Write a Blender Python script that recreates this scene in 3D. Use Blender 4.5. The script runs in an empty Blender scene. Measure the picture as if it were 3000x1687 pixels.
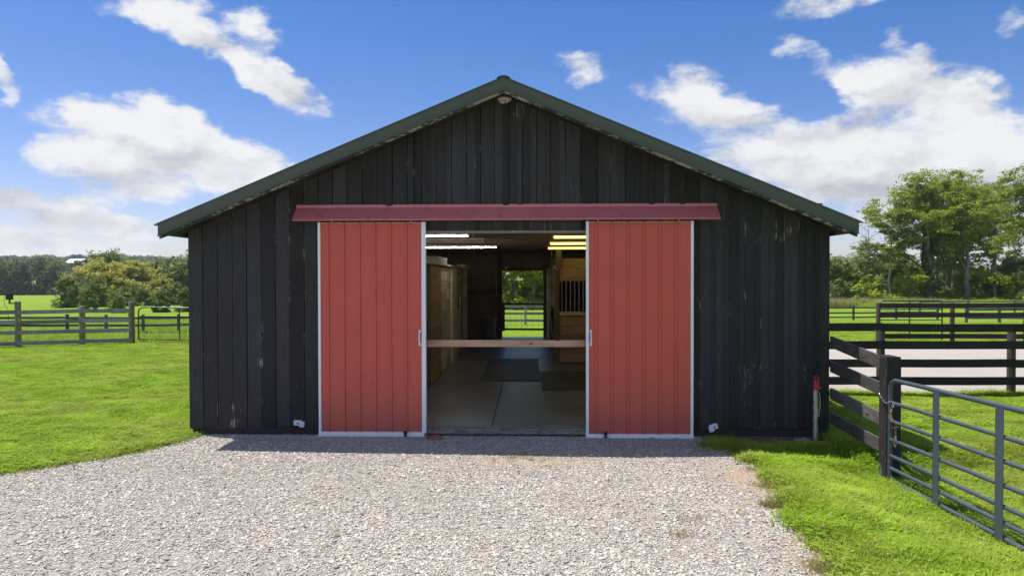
import bpy, bmesh, math, random
import numpy as np
from mathutils import Matrix, Vector

R = math.radians
sc = bpy.context.scene
C = sc.collection
rng = random.Random(7)

# ------------------------------------------------------------------ camera
cam = bpy.data.cameras.new('camera'); cam_o = bpy.data.objects.new('camera', cam); C.objects.link(cam_o)
cam.lens = 24.0; cam.sensor_width = 36.0; cam.clip_start = 0.05; cam.clip_end = 6000
def cam_matrix(yaw, pitch, roll):
    y, p, r = R(yaw), R(pitch), R(roll)
    f = Vector((-math.sin(y)*math.cos(p), math.cos(y)*math.cos(p), math.sin(p)))
    rt = Vector((math.cos(y), math.sin(y), 0)); up = rt.cross(f)
    rt2 = rt*math.cos(r)+up*math.sin(r); up2 = up*math.cos(r)-rt*math.sin(r)
    return Matrix(((rt2.x, up2.x, -f.x), (rt2.y, up2.y, -f.y), (rt2.z, up2.z, -f.z)))
cam_o.matrix_world = Matrix.Translation((0.318, -9.1, 1.98)) @ cam_matrix(1.45, -.794, -.104).to_4x4()
sc.camera = cam_o

# ------------------------------------------------------------------ sun and sky
SUN_DIR = Vector((-.33, .12, 1.0)).normalized()          # towards the sun
EL = math.asin(SUN_DIR.z); AZ = math.atan2(SUN_DIR.x, SUN_DIR.y)
sun = bpy.data.lights.new('sun', 'SUN'); sun.energy = 4.6; sun.angle = R(.53); sun.color = (1, .955, .89)
sun_o = bpy.data.objects.new('sun', sun); C.objects.link(sun_o)
sun_o.rotation_euler = SUN_DIR.to_track_quat('Z', 'Y').to_euler()

CLOUDS = [(-27.8,18.6,3.3,1.2,-22,1.0),(-24.3,17.1,3.8,1.3,-32,1.05),(-20.3,15.2,3.6,1.3,-28,1.1),(-22.0,18.8,1.9,1.4,0,.85),
 (-26.8,19.9,2.2,.7,0,.50),(-32.4,18.8,1.5,.8,-30,.30),(-28.7,9.7,6.3,2.4,-8,1.5),(-28.7,12.0,2.0,1.7,-30,1.10),(-32.9,11.7,2.1,1.0,-25,1.0),
 (-34.0,8.4,2.7,1.2,0,1.0),(-24.4,9.2,4.4,2.1,-20,1.15),(-31.0,7.1,3.1,1.0,0,.9),(-22.6,7.8,3.2,1.5,0,1.0),(-34.0,4.8,2.9,1.3,0,1.15),
 (-32.1,3.7,3.5,.9,-8,1.3),(-37.0,2.9,3.0,.9,0,1.35),(-36.6,1.6,3.6,.8,0,1.4),(-31.8,1.7,2.6,.9,0,1.35),(-38.0,5.4,1.6,1.0,0,1.2),
 (-38.2,13.2,.8,1.5,0,.7),(-29.3,5.9,3.2,.6,0,.3),(4.4,16.8,1.8,1.3,-30,.6),(13.9,14.6,2.7,1.8,-30,.85),(16.6,12.7,3.5,1.6,-15,.9),
 (12.6,13.0,3.7,1.4,0,.55),(9.5,15.0,2.5,1.2,-20,.35),(23.8,20.0,4.4,1.0,0,.7),(20.4,17.4,2.1,1.0,0,.6),(24.6,14.8,3.1,1.4,-30,.85),
 (28.7,13.0,3.6,2.0,-10,1.0),(32.1,12.0,2.5,2.0,-20,.95),(29.2,15.0,1.5,1.1,0,.6),(27.7,16.9,1.3,.7,30,.4),(19.9,9.2,6.3,1.6,-5,1.35),
 (26.5,8.5,6.8,2.3,0,1.6),(33.7,8.1,4.6,2.5,0,1.35),(23.3,10.7,3.2,1.3,0,1.0),(26.5,4.7,2.3,.8,0,.8),(34.5,16.7,1.3,1.2,0,.5),
 (31.5,1.6,5.7,.8,0,.7),(25.2,6.5,4.3,1.0,0,.9)]
GREYS = [(-24.4,8.0,5.3,1.5,-10,.9),(-30.5,6.7,4.0,.9,0,.7),(-33.8,4.0,4.0,.8,0,.6),(25.2,6.5,8.1,1.3,0,.85),(33.3,5.8,5.3,1.4,0,.85),
 (29.0,11.3,4.7,1.6,0,.6),(-37.0,2.6,2.7,.8,0,.7),(16.6,12.1,4.4,1.2,0,.5)]
world = bpy.data.worlds.new('World'); sc.world = world; world.use_nodes = True
wt = world.node_tree; wt.nodes.clear(); WN, WL = wt.nodes, wt.links
def wmath(op, a, b=None, c=None, clamp=False):
    n = WN.new('ShaderNodeMath'); n.operation = op; n.use_clamp = clamp
    for i, v in enumerate((a, b, c)):
        if v is None: continue
        if hasattr(v, 'is_output'): WL.new(v, n.inputs[i])
        else: n.inputs[i].default_value = v
    return n.outputs[0]
def wrange(v, a, b, c=0., d=1., smooth=True):
    n = WN.new('ShaderNodeMapRange'); n.interpolation_type = 'SMOOTHSTEP' if smooth else 'LINEAR'
    WL.new(v, n.inputs[0])
    for i, q in enumerate((a, b, c, d)): n.inputs[i+1].default_value = q
    return n.outputs[0]
tc = WN.new('ShaderNodeTexCoord'); sep = WN.new('ShaderNodeSeparateXYZ'); WL.new(tc.outputs['Generated'], sep.inputs[0])
az = wmath('MULTIPLY', wmath('ARCTAN2', sep.outputs[0], sep.outputs[1]), 180/math.pi)
el = wmath('MULTIPLY', wmath('ARCSINE', sep.outputs[2]), 180/math.pi)
def wnoise(scale, detail, rough=.55, off=(0,0,0), stretch=(1,1,1)):
    m = WN.new('ShaderNodeMapping'); m.inputs['Location'].default_value = off; m.inputs['Scale'].default_value = stretch
    WL.new(tc.outputs['Generated'], m.inputs[0])
    n = WN.new('ShaderNodeTexNoise'); n.inputs['Scale'].default_value = scale; n.inputs['Detail'].default_value = detail
    n.inputs['Roughness'].default_value = rough; WL.new(m.outputs[0], n.inputs[0]); return n
ST = (1, 1, 1.9)
warp = wnoise(14, 4, .6, (3,1,7), ST); ws = WN.new('ShaderNodeSeparateColor'); WL.new(warp.outputs['Color'], ws.inputs[0])
azw = wmath('ADD', az, wmath('MULTIPLY', wmath('SUBTRACT', ws.outputs[0], .5), 5.0))
elw = wmath('ADD', el, wmath('MULTIPLY', wmath('SUBTRACT', ws.outputs[1], .5), 1.9))
cmb = WN.new('ShaderNodeCombineXYZ'); WL.new(azw, cmb.inputs[0]); WL.new(elw, cmb.inputs[1])
def blobsum(lst, pad, mode='ADD'):
    acc = None
    for (a, e, ra, re, rot, w) in lst:
        m = WN.new('ShaderNodeMapping'); m.vector_type = 'TEXTURE'
        m.inputs['Location'].default_value = (a, e, 0); m.inputs['Rotation'].default_value = (0, 0, R(rot))
        m.inputs['Scale'].default_value = (ra*pad, re*pad, 1); WL.new(cmb.outputs[0], m.inputs[0])
        l = WN.new('ShaderNodeVectorMath'); l.operation = 'LENGTH'; WL.new(m.outputs[0], l.inputs[0])
        v = wrange(l.outputs['Value'], 1, 0, 0, w)
        acc = v if acc is None else wmath(mode, acc, v)
    return acc
dens = blobsum(CLOUDS, 1.72); grey = blobsum(GREYS, 1.5)
n1 = wnoise(11, 10, .64, (0,0,0), ST).outputs['Fac']; n2 = wnoise(34, 8, .65, (5,2,0), ST).outputs['Fac']
# scattered cumulus carries on over the rest of the sky
out_m = wmath('MAXIMUM', wrange(wmath('ABSOLUTE', az), 43, 55), wrange(el, 24, 34))
gen = wmath('MULTIPLY', wrange(wnoise(3.2, 6, .55, (1,4,2), (1,1,2.2)).outputs['Fac'], .45, .62), wmath('MULTIPLY', out_m, .9))
dens = wmath('ADD', dens, gen)
nn = wmath('ADD', wmath('MULTIPLY', wmath('SUBTRACT', n1, .5), 2.8), wmath('MULTIPLY', wmath('SUBTRACT', n2, .5), 1.2))
cov = wmath('MULTIPLY', wmath('ADD', dens, nn), wrange(dens, .02, .35))
alpha = wmath('MULTIPLY', wrange(cov, .10, 1.15), .98)
alpha = wmath('MULTIPLY', alpha, wrange(el, -1, .6))
n1u = wnoise(11, 10, .64, (-.012, 0, .030), ST).outputs['Fac']; n3 = wnoise(5, 4, .5, (2, 0, 0), ST).outputs['Fac']; n3u = wnoise(5, 4, .5, (2, 0, .07), ST).outputs['Fac']
relief = wmath('ADD', wmath('MULTIPLY', wmath('SUBTRACT', n1u, n1), 2.0), wmath('MULTIPLY', wmath('SUBTRACT', n3u, n3), 2.2))
shade = wmath('MULTIPLY', wmath('MULTIPLY', grey, 1.0), wrange(n1, .25, .7), clamp=True)
shade2 = wmath('ADD', shade, wmath('MULTIPLY', wrange(n2, .35, .7), .12))
shade2 = wmath('ADD', shade2, wmath('ADD', wrange(cov, 1.0, .35, 0, .14), relief), clamp=True)
cr = WN.new('ShaderNodeMix'); cr.data_type = 'RGBA'; WL.new(shade2, cr.inputs[0])
cr.inputs[6].default_value = (6.7, 6.7, 6.75, 1); cr.inputs[7].default_value = (3.5, 3.6, 4.05, 1)
sky = WN.new('ShaderNodeTexSky'); sky.sky_type = 'NISHITA'; sky.sun_disc = False
sky.sun_elevation = EL; sky.sun_rotation = AZ; sky.altitude = 200; sky.air_density = 1.0; sky.dust_density = .6; sky.ozone_density = 2.5
hsv = WN.new('ShaderNodeHueSaturation'); hsv.inputs['Saturation'].default_value = 1.42; hsv.inputs['Value'].default_value = .90
WL.new(sky.outputs[0], hsv.inputs['Color'])
mx = WN.new('ShaderNodeMix'); mx.data_type = 'RGBA'; WL.new(alpha, mx.inputs[0]); tint = WN.new('ShaderNodeMix'); tint.data_type = 'RGBA'; tint.blend_type = 'MULTIPLY'; tint.inputs[0].default_value = 1; WL.new(hsv.outputs[0], tint.inputs[6]); tr_ = WN.new('ShaderNodeCombineColor'); WL.new(wrange(el, -2, 16, 1.12, 1.6), tr_.inputs[0]); tr_.inputs[1].default_value = 1.03; WL.new(wrange(el, -2, 16, 1.22, 1.13), tr_.inputs[2]); WL.new(tr_.outputs[0], tint.inputs[7]); WL.new(tint.outputs[2], mx.inputs[6]); WL.new(cr.outputs[2], mx.inputs[7])
bg = WN.new('ShaderNodeBackground'); bg.inputs['Strength'].default_value = .10; WL.new(mx.outputs[2], bg.inputs[0])
wo = WN.new('ShaderNodeOutputWorld'); WL.new(bg.outputs[0], wo.inputs[0])
sky_light_sampling = world.cycles; sky_light_sampling.sampling_method = 'MANUAL'; sky_light_sampling.sample_map_resolution = 1024

vs = sc.view_settings; vs.view_transform = 'Standard'; vs.look = 'None'; vs.exposure = 0.45; vs.gamma = 1; vs.use_curve_mapping = False
sc.render.engine = 'CYCLES'
cy = sc.cycles; cy.use_denoising = True; cy.max_bounces = 8; cy.diffuse_bounces = 4; cy.glossy_bounces = 3; cy.transmission_bounces = 4
cy.transparent_max_bounces = 8; cy.sample_clamp_indirect = 6; cy.use_adaptive_sampling = True; cy.adaptive_threshold = .01

# ------------------------------------------------------------------ material helpers
class Mat:
    def __init__(s, name, rough=.8, spec=.4, metal=0.):
        s.m = bpy.data.materials.new(name); s.m.use_nodes = True; s.t = s.m.node_tree; s.N, s.L = s.t.nodes, s.t.links
        s.b = s.N['Principled BSDF']; s.b.inputs['Roughness'].default_value = rough; s.b.inputs['Specular IOR Level'].default_value = spec
        s.b.inputs['Metallic'].default_value = metal
        s.tc = s.N.new('ShaderNodeTexCoord'); s.geo = s.N.new('ShaderNodeNewGeometry'); s.oi = s.N.new('ShaderNodeObjectInfo')
    def set(s, sock, v):
        if hasattr(v, 'is_output'): s.L.new(v, sock)
        else: sock.default_value = v
    def co(s, scale=(1,1,1), space='Position'):
        m = s.N.new('ShaderNodeMapping'); m.inputs['Scale'].default_value = scale
        s.L.new(s.geo.outputs['Position'] if space == 'Position' else s.tc.outputs[space], m.inputs[0]); return m.outputs[0]
    def noise(s, scale=5, detail=4, rough=.55, st=(1,1,1), space='Position', dist=0):
        n = s.N.new('ShaderNodeTexNoise'); n.inputs['Scale'].default_value = scale; n.inputs['Detail'].default_value = detail
        n.inputs['Roughness'].default_value = rough; n.inputs['Distortion'].default_value = dist; s.L.new(s.co(st, space), n.inputs[0]); return n.outputs['Fac']
    def vor(s, scale=5, st=(1,1,1), out='Distance', space='Position', feat='F1'):
        n = s.N.new('ShaderNodeTexVoronoi'); n.feature = feat; n.inputs['Scale'].default_value = scale; s.L.new(s.co(st, space), n.inputs[0]); return n.outputs[out]
    def math(s, op, a, b=None, clamp=False):
        n = s.N.new('ShaderNodeMath'); n.operation = op; n.use_clamp = clamp; s.set(n.inputs[0], a)
        if b is not None: s.set(n.inputs[1], b)
        return n.outputs[0]
    def rng(s, v, a, b, c=0., d=1.):
        n = s.N.new('ShaderNodeMapRange'); s.L.new(v, n.inputs[0])
        for i, q in enumerate((a, b, c, d)): n.inputs[i+1].default_value = q
        return n.outputs[0]
    def mix(s, f, a, b, mode='MIX'):
        n = s.N.new('ShaderNodeMix'); n.data_type = 'RGBA'; n.blend_type = mode; s.set(n.inputs[0], f)
        for i, v in ((6, a), (7, b)):
            if hasattr(v, 'is_output'): s.L.new(v, n.inputs[i])
            else: n.inputs[i].default_value = (*v, 1)
        return n.outputs[2]
    def vary(s, col, f, amt):     # multiply by 1 +- amt following f
        n = s.N.new('ShaderNodeVectorMath'); n.operation = 'SCALE'; s.L.new(col, n.inputs[0]); s.L.new(s.rng(f, 0, 1, 1-amt, 1+amt), n.inputs['Scale']); return n.outputs[0]
    def color(s, v):
        if hasattr(v, 'is_output'): s.L.new(v, s.b.inputs['Base Color'])
        else: s.b.inputs['Base Color'].default_value = (*v, 1)
        return s
    def rough(s, v): s.set(s.b.inputs['Roughness'], v); return s
    def bump(s, h, strength=.3, dist=.01):
        n = s.N.new('ShaderNodeBump'); n.inputs['Strength'].default_value = strength; n.inputs['Distance'].default_value = dist
        s.L.new(h, n.inputs['Height']); s.L.new(n.outputs[0], s.b.inputs['Normal']); return s
    def xyz(s):
        n = s.N.new('ShaderNodeSeparateXYZ'); s.L.new(s.geo.outputs['Position'], n.inputs[0]); return n.outputs

def simple(name, col, rough=.6, spec=.4, metal=0., var=.12, nscale=8, bump=0.):
    m = Mat(name, rough, spec, metal); n = m.noise(nscale, 5, .6)
    m.color(m.vary(m.mix(0., col, col), n, var*2)); m.rough(m.rng(n, .3, .7, max(0,rough-.08), min(1,rough+.08)))
    if bump: m.bump(n, bump, .004)
    return m.m

# ---- black barn boards
def black_wood(name, base, brown, peel=True, amt=1., warm=.5):
    m = Mat(name, .75, .2)
    grain = m.noise(7, 8, .7, (9, 9, .5)); big = m.noise(1.3, 3, .5, (1.5, 1, .6))
    z = m.xyz()[2]
    c = m.mix(m.rng(big, .35, .7), base, brown)
    c = m.mix(m.rng(z, .9, -.1, 0, .55), c, brown)                  # rain splash dirt low down
    c = m.vary(c, grain, .75); c = m.vary(c, m.noise(16, 5, .7, (3, 3, .25)), .35); c = m.vary(c, m.oi.outputs['Random'], .36)
    if peel:
        p = m.noise(30, 7, .78, (2.4, 1, .22)); patch = m.noise(2.6, 3, .6, (1, 1, .8))
        low = m.rng(z, .14, .0, 0, .075)
        v = m.math('ADD', m.math('MULTIPLY', m.math('SUBTRACT', p, .5), 1.0), m.math('MULTIPLY', m.math('SUBTRACT', patch, .5), .85))
        v = m.math('ADD', v, low)
        gs = m.N.new('ShaderNodeSeparateXYZ'); m.L.new(m.tc.outputs['Generated'], gs.inputs[0])
        edge = m.math('ABSOLUTE', m.math('SUBTRACT', gs.outputs[0], .5)); v = m.math('ADD', v, m.rng(edge, .36, .49, 0, .11))
        f = m.rng(v, .246/amt, .262/amt)
        c = m.mix(f, c, (.34, .315, .30))
    m.color(c); m.rough(m.rng(grain, .3, .7, .62, .85)); m.bump(m.math('ADD', grain, m.math('MULTIPLY', m.noise(40, 3, .5, (1,1,.1)), .4)), .45, .006)
    return m.m
M = {}
M['black'] = black_wood('black_painted_boards', (.044, .044, .051), (.042, .037, .036))
M['black_fence'] = black_wood('black_fence_paint', (.022, .021, .024), (.032, .027, .027), True, .85)
M['skirt'] = black_wood('worn_skirting', (.022, .019, .018), (.06, .045, .035), False)
def wood(name, a, b, rough=.7, st=(1,1,1), gs=14, knots=True, rnd=.2, space='Position'):
    m = Mat(name, rough, .3)
    g = m.noise(gs, 7, .65, st, space, .6); c = m.mix(m.rng(g, .3, .72), a, b)
    c = m.vary(c, m.noise(1.7, 3, .5, (1,1,1), space), .3); c = m.vary(c, m.oi.outputs['Random'], rnd)
    if knots:
        k = m.vor(2.6, (1, 1, 2.2), 'Distance', space); c = m.mix(m.rng(k, .10, .06), c, (a[0]*.35, a[1]*.3, a[2]*.28))
    m.color(c); m.bump(g, .35, .004); return m.m
M['pine'] = wood('fresh_pine_rail', (.50, .29, .17), (.70, .46, .31), .6, (.7, 8, 8), 3)
M['stall'] = wood('stall_plank_pine', (.52, .37, .22), (.74, .57, .39), .7, (8, .6, 8), 5, True, .3)
M['stall_grey'] = wood('weathered_stall_plank', (.54, .46, .34), (.74, .65, .50), .75, (8, .6, 8), 5, True, .25)
M['stall_x'] = wood('stall_front_plank', (.32, .20, .12), (.50, .34, .21), .7, (.6, 8, 8), 5, True, .3)
M['stall_door'] = wood('orange_pine_door', (.46, .26, .12), (.64, .38, .19), .65, (8, .8, 8), 5, True, .2)
M['beam'] = wood('dark_timber', (.13, .09, .065), (.21, .15, .11), .8, (2, 2, 2), 7, False, .25)
M['ply'] = wood('dark_wall_sheathing', (.22, .17, .13), (.31, .25, .19), .85, (1.5, 1.5, 1.5), 5, False, .1)
M['header_wood'] = wood('bare_weathered_edge', (.24, .215, .19), (.42, .385, .34), .8, (.7, 6, 6), 7, False)
M['grey_rail'] = wood('weathered_grey_rail', (.16, .158, .165), (.36, .355, .36), .85, (1.2, 1.2, 9), 5, False, .25)
M['panel_rail'] = wood('faded_black_rail', (.055, .052, .052), (.17, .16, .152), .8, (9, 1.2, 9), 5, True, .3)
M['dark_rail'] = wood('old_dark_rail', (.07, .07, .078), (.17, .17, .178), .85, (1.2, 1.2, 9), 5, False, .3)
M['post'] = wood('round_treated_post', (.17, .13, .06), (.30, .25, .135), .85, (14, 14, 1), 3, False, .15)
M['post_top'] = simple('sawn_post_top', (.42, .43, .40), .8)
M['dark_post'] = wood('dark_round_post', (.038, .032, .030), (.085, .068, .06), .85, (14, 14, 1), 3, False, .15)

def metal_paint(name, col, rough=.4, spec=.5, dirt=.15, bumpy=.05):
    m = Mat(name, rough, spec); n = m.noise(3, 5, .6); s_ = m.noise(5, 4, .6, (6, 6, .5))
    c = m.vary(m.mix(m.rng(s_, .45, .8, 0, dirt), col, tuple(x*.6+.03 for x in col)), n, .12)
    m.color(c); m.rough(m.rng(n, .3, .7, rough-.07, rough+.09)); m.bump(m.noise(1.6, 2), bumpy, .03); return m.m
m = Mat('red_steel_sheet', .4, .5); n = m.noise(2.2, 5, .6); st_ = m.noise(6, 5, .65, (5, 5, .35)); zz_ = m.xyz()[2]
c = m.vary(m.mix(0., (.59, .092, .066), (.59, .092, .066)), n, .16); c = m.mix(m.rng(st_, .5, .8, 0, .28), c, (.56, .16, .12))
spl = m.math('MULTIPLY', m.rng(zz_, .55, -.1), m.rng(m.noise(14, 6, .75), .35, .7)); c = m.mix(m.math('MULTIPLY', spl, .9), c, (.30, .14, .11))
c = m.mix(m.rng(m.noise(34, 5, .8, (1.5, 1, .5)), .735, .75), c, (.62, .42, .36))
m.color(c); m.rough(m.rng(n, .3, .7, .32, .48)); m.bump(m.math('ADD', m.noise(1.1, 2), m.math('MULTIPLY', m.noise(5, 2, .5, (1, 1, .4)), .12)), .12, .05); M['red'] = m.m
M['red_cover'] = metal_paint('red_track_cover', (.60, .17, .18), .30, .8, .03, .01)  # base colour lifted towards pink, painting in the sky the sloped face reflects
M['green'] = metal_paint('dark_green_steel', (.095, .108, .085), .6, .25, .25)
M['roof'] = metal_paint('green_roof_steel', (.045, .085, .055), .40, .5)
M['white'] = metal_paint('white_steel_trim', (.84, .86, .90), .4, .5, .08)
M['gate'] = metal_paint('blue_grey_tube_paint', (.062, .088, .118), .45, .5, .3)
M['gate_green'] = metal_paint('dark_green_tube_paint', (.02, .05, .04), .4, .5)
M['galv'] = simple('galvanised_steel', (.42, .43, .44), .4, .5, .9)
M['rust'] = simple('rusty_chain', (.28, .16, .10), .7, .3, .5, .3, 40)
M['foil'] = None
M['blackplastic'] = simple('black_plastic', (.012, .012, .014), .4, .5)
M['bin'] = simple('slate_plastic', (.17, .19, .24), .45, .5)
M['whiteplastic'] = simple('white_plastic', (.72, .74, .78), .4, .5)
M['pump_red'] = simple('red_enamel', (.42, .035, .045), .4, .5)
M['rope'] = simple('red_rope', (.42, .05, .06), .8, .2, 0, .3, 60)
M['rope_dark'] = simple('dark_lead_rope', (.03, .028, .03), .8, .2)
M['yellow'] = simple('yellow_insulator', (.60, .42, .04), .5)
m = Mat('wrapped_foil_insulation', .38, .5, .75); n = m.noise(22, 5, .7, (1,1,.5)); m.color(m.mix(n, (.32,.33,.36), (.62,.64,.68))); m.bump(n, .9, .02); M['foil'] = m.m
m = Mat('interior_glass_globe', .15, .6); m.color((.55, .56, .50)); M['globe'] = m.m
m = Mat('brown_lamp_shade', .5, .4); m.color((.42, .37, .28)); M['lampdish'] = m.m
def tube_light(name, col, s):
    m = Mat(name); m.color((.8, .8, .78)); m.b.inputs['Emission Color'].default_value = (*col, 1); m.b.inputs['Emission Strength'].default_value = s; return m.m
M['tube_w'] = tube_light('lit_white_tube', (1, .93, .80), 42)
M['tube_y'] = tube_light('lit_yellow_tube', (1, .78, .10), 4.0)
M['fixture'] = simple('painted_fixture', (.42, .38, .34), .5)
m = Mat('concrete_slab', .42, .5); n = m.noise(1.2, 6, .65); n2 = m.noise(9, 5, .7)
m.color(m.vary(m.vary(m.mix(m.rng(n, .3, .7), (.105, .107, .112), (.27, .272, .28)), n2, .3), m.noise(60, 3, .6), .12))
m.rough(m.rng(n, .35, .65, .30, .36)); m.bump(n2, .10, .008); M['slab'] = m.m
m = Mat('rubber_mat', .5, .45); n = m.noise(3, 6, .7); m.color(m.mix(n, (.045, .044, .044), (.095, .09, .088))); m.bump(m.vor(55), .3, .003); m.rough(m.rng(n,.3,.7,.42,.62)); M['rubber'] = m.m
m = Mat('sill_timber', .85, .2); n = m.noise(6, 6, .7, (1, 4, 4)); m.color(m.mix(m.rng(n,.35,.7), (.12, .10, .08), (.34, .31, .27))); m.bump(n, .4, .006); M['sill'] = m.m

# ---- ground covers
def gravel_mat(name):
    m = Mat(name, .85, .25)
    v = m.vor(34, out='Color'); s_ = m.N.new('ShaderNodeSeparateColor'); m.L.new(v, s_.inputs[0])
    d = m.vor(34, out='Distance'); v2 = m.vor(85, out='Distance')
    c = m.mix(s_.outputs[0], (.35, .32, .275), (.50, .465, .405))
    c = m.mix(m.rng(s_.outputs[1], .86, .95), c, (.15, .16, .19))
    xyz = m.xyz()
    big = m.noise(.7, 4, .6); c = m.mix(m.rng(big, .52, .75, 0, .5), c, (.46, .40, .35))
    # bare orange dirt scraped in front of the doorway and near the right verge
    def spot(cx, cy_, rx, ry, th=.5):
        dx = m.math('DIVIDE', m.math('SUBTRACT', xyz[0], cx), rx); dy = m.math('DIVIDE', m.math('SUBTRACT', xyz[1], cy_), ry)
        r = m.math('SQRT', m.math('ADD', m.math('MULTIPLY', dx, dx), m.math('MULTIPLY', dy, dy)))
        return m.math('MULTIPLY', m.rng(r, 1, .3), m.rng(m.noise(5, 5, .7), .38, .62))
    dirt = m.math('MAXIMUM', spot(.25, -1.28, 1.7, .45), spot(2.55, -2.1, .9, 1.2)); dirt = m.math('MAXIMUM', dirt, spot(2.5, -4.0, .5, .9))
    dirt = m.math('MAXIMUM', dirt, m.math('MULTIPLY', spot(1.0, -2.6, .6, .3), .4))
    c = m.mix(m.math('MULTIPLY', dirt, .85), c, (.50, .34, .22))
    m.color(c); m.bump(m.math('ADD', m.math('MULTIPLY', d, 1.), m.math('MULTIPLY', v2, .5)), .9, .03); return m.m
M['gravel'] = gravel_mat('crushed_stone_bed')
m = Mat('limestone_chips', .8, .3); rr = m.oi.outputs['Random']
c = m.mix(m.rng(rr, 0, .8), (.36, .332, .285), (.585, .552, .485)); c = m.mix(m.rng(rr, .935, .94), c, (.15, .165, .20)); c = m.mix(m.rng(rr, .955, .96), c, (.40, .31, .23))
m.color(m.vary(c, m.noise(40, 4, .6), .2)); m.bump(m.noise(120, 3), .3, .004); M['stone'] = m.m
m = Mat('fieldstone', .85, .25); m.color(m.vary(m.mix(m.noise(9, 5), (.22, .19, .16), (.42, .38, .33)), m.noise(50, 3), .2)); m.bump(m.noise(14, 5), .6, .02); M['rock'] = m.m
m = Mat('arena_sand', .95, .15); c = m.mix(m.noise(1.2, 6, .7), (.36, .325, .285), (.50, .455, .40)); c = m.mix(m.rng(m.noise(1.4, 5, .75, (.35, 2.6, 1)), .66, .74), c, (.24, .19, .14))
m.color(m.vary(c, m.noise(40, 4, .7), .2)); m.bump(m.noise(18, 6, .75), .8, .05); M['sand'] = m.m
m = Mat('bare_soil', .95, .15); m.color(m.vary(m.mix(m.noise(6, 6, .7), (.10, .075, .05), (.22, .175, .13)), m.noise(50, 3), .3)); m.bump(m.noise(30, 5, .7), .8, .03); M['soil'] = m.m
def grass_ground():
    m = Mat('turf', .95, .1); big = m.noise(.35, 4, .6); mid = m.noise(2.2, 5, .65); fine = m.noise(26, 6, .75)
    c = m.mix(m.rng(big, .35, .65), (.15, .26, .022), (.23, .33, .03)); c = m.mix(m.rng(mid, .5, .8, 0, .6), c, (.28, .34, .03))
    far = m.rng(m.noise(.05, 3, .5, (.4, 2.5, 1)), .42, .6); c = m.mix(m.math('MULTIPLY', far, .4), c, (.13, .235, .012))
    y = m.xyz()[1]
    c = m.mix(m.math('MULTIPLY', m.rng(y, 240, 330), 1.0), c, (.11, .17, .03))
    m.color(m.vary(m.vary(c, fine, .6), m.noise(3.1, 5, .7), .3)); m.bump(m.noise(45, 4, .7), .8, .06); return m.m
M['turf'] = grass_ground()
def leaf_mat(name, a, b, dark, trans=.35, oscale=1.2):
    m = Mat(name, .55, .25)
    n = m.noise(oscale, 3, .6, (1,1,1), 'Object'); f = m.noise(9, 2, .5, (1,1,1), 'Object')
    c = m.mix(m.rng(n, .32, .68), a, b); c = m.vary(c, f, .35); c = m.vary(c, m.oi.outputs['Random'], .14)
    m.color(c)
    tr = m.N.new('ShaderNodeBsdfTranslucent'); m.L.new(c, tr.inputs[0])
    ad = m.N.new('ShaderNodeMixShader'); ad.inputs[0].default_value = trans
    m.L.new(m.b.outputs[0], ad.inputs[1]); m.L.new(tr.outputs[0], ad.inputs[2]); m.L.new(ad.outputs[0], m.N['Material Output'].inputs[0])
    return m.m
def blade_mat(name, cols, trans=.45):
    m = Mat(name, .6, .12); rr = m.oi.outputs['Random']
    c = m.mix(m.rng(rr, 0, .5), cols[0], cols[1]); c = m.mix(m.rng(rr, .6, 1), c, cols[2])
    big = m.noise(.5, 4, .6); c = m.mix(m.rng(big, .42, .62, 0, .7), c, cols[3])
    c = m.vary(c, m.noise(1.6, 5, .65), .6); c = m.vary(c, m.noise(9, 4, .7), .35)
    m.color(c); tr = m.N.new('ShaderNodeBsdfTranslucent'); m.L.new(c, tr.inputs[0])
    ad = m.N.new('ShaderNodeMixShader'); ad.inputs[0].default_value = trans
    m.L.new(m.b.outputs[0], ad.inputs[1]); m.L.new(tr.outputs[0], ad.inputs[2]); m.L.new(ad.outputs[0], m.N['Material Output'].inputs[0]); return m.m
M['grass'] = blade_mat('grass_blades', [(.26,.44,.030), (.39,.54,.045), (.15,.31,.030), (.42,.48,.09)])
M['clover'] = simple('white_clover', (.75, .74, .66), .8, .1)
M['dry'] = blade_mat('dry_grass', [(.36,.30,.13), (.28,.25,.09), (.42,.36,.2), (.22,.26,.06)])
M['locust'] = leaf_mat('locust_leaves', (.20,.27,.035), (.37,.42,.055), None)
M['ivy'] = leaf_mat('ivy_leaves', (.07,.11,.025), (.14,.18,.035), None, .25)
M['bright'] = leaf_mat('bright_leaves', (.30,.38,.035), (.48,.52,.05), None)
M['mid'] = leaf_mat('mid_green_leaves', (.15,.21,.05), (.26,.32,.07), None)
M['yellowleaf'] = leaf_mat('yellow_green_leaves', (.33,.35,.06), (.54,.51,.10), None, .35, .5)
M['darkleaf'] = leaf_mat('dark_tree_leaves', (.07,.11,.045), (.13,.18,.06), None, .2, .5)
M['olive'] = leaf_mat('grey_green_leaves', (.20,.24,.09), (.31,.35,.12), None)
M['bark'] = wood('grey_bark', (.17,.155,.13), (.34,.32,.28), .9, (1,1,.3), 4, False, .15)
M['deadbark'] = wood('bleached_bark', (.20,.175,.15), (.38,.345,.30), .9, (1,1,.3), 4, False, .1)

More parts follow.
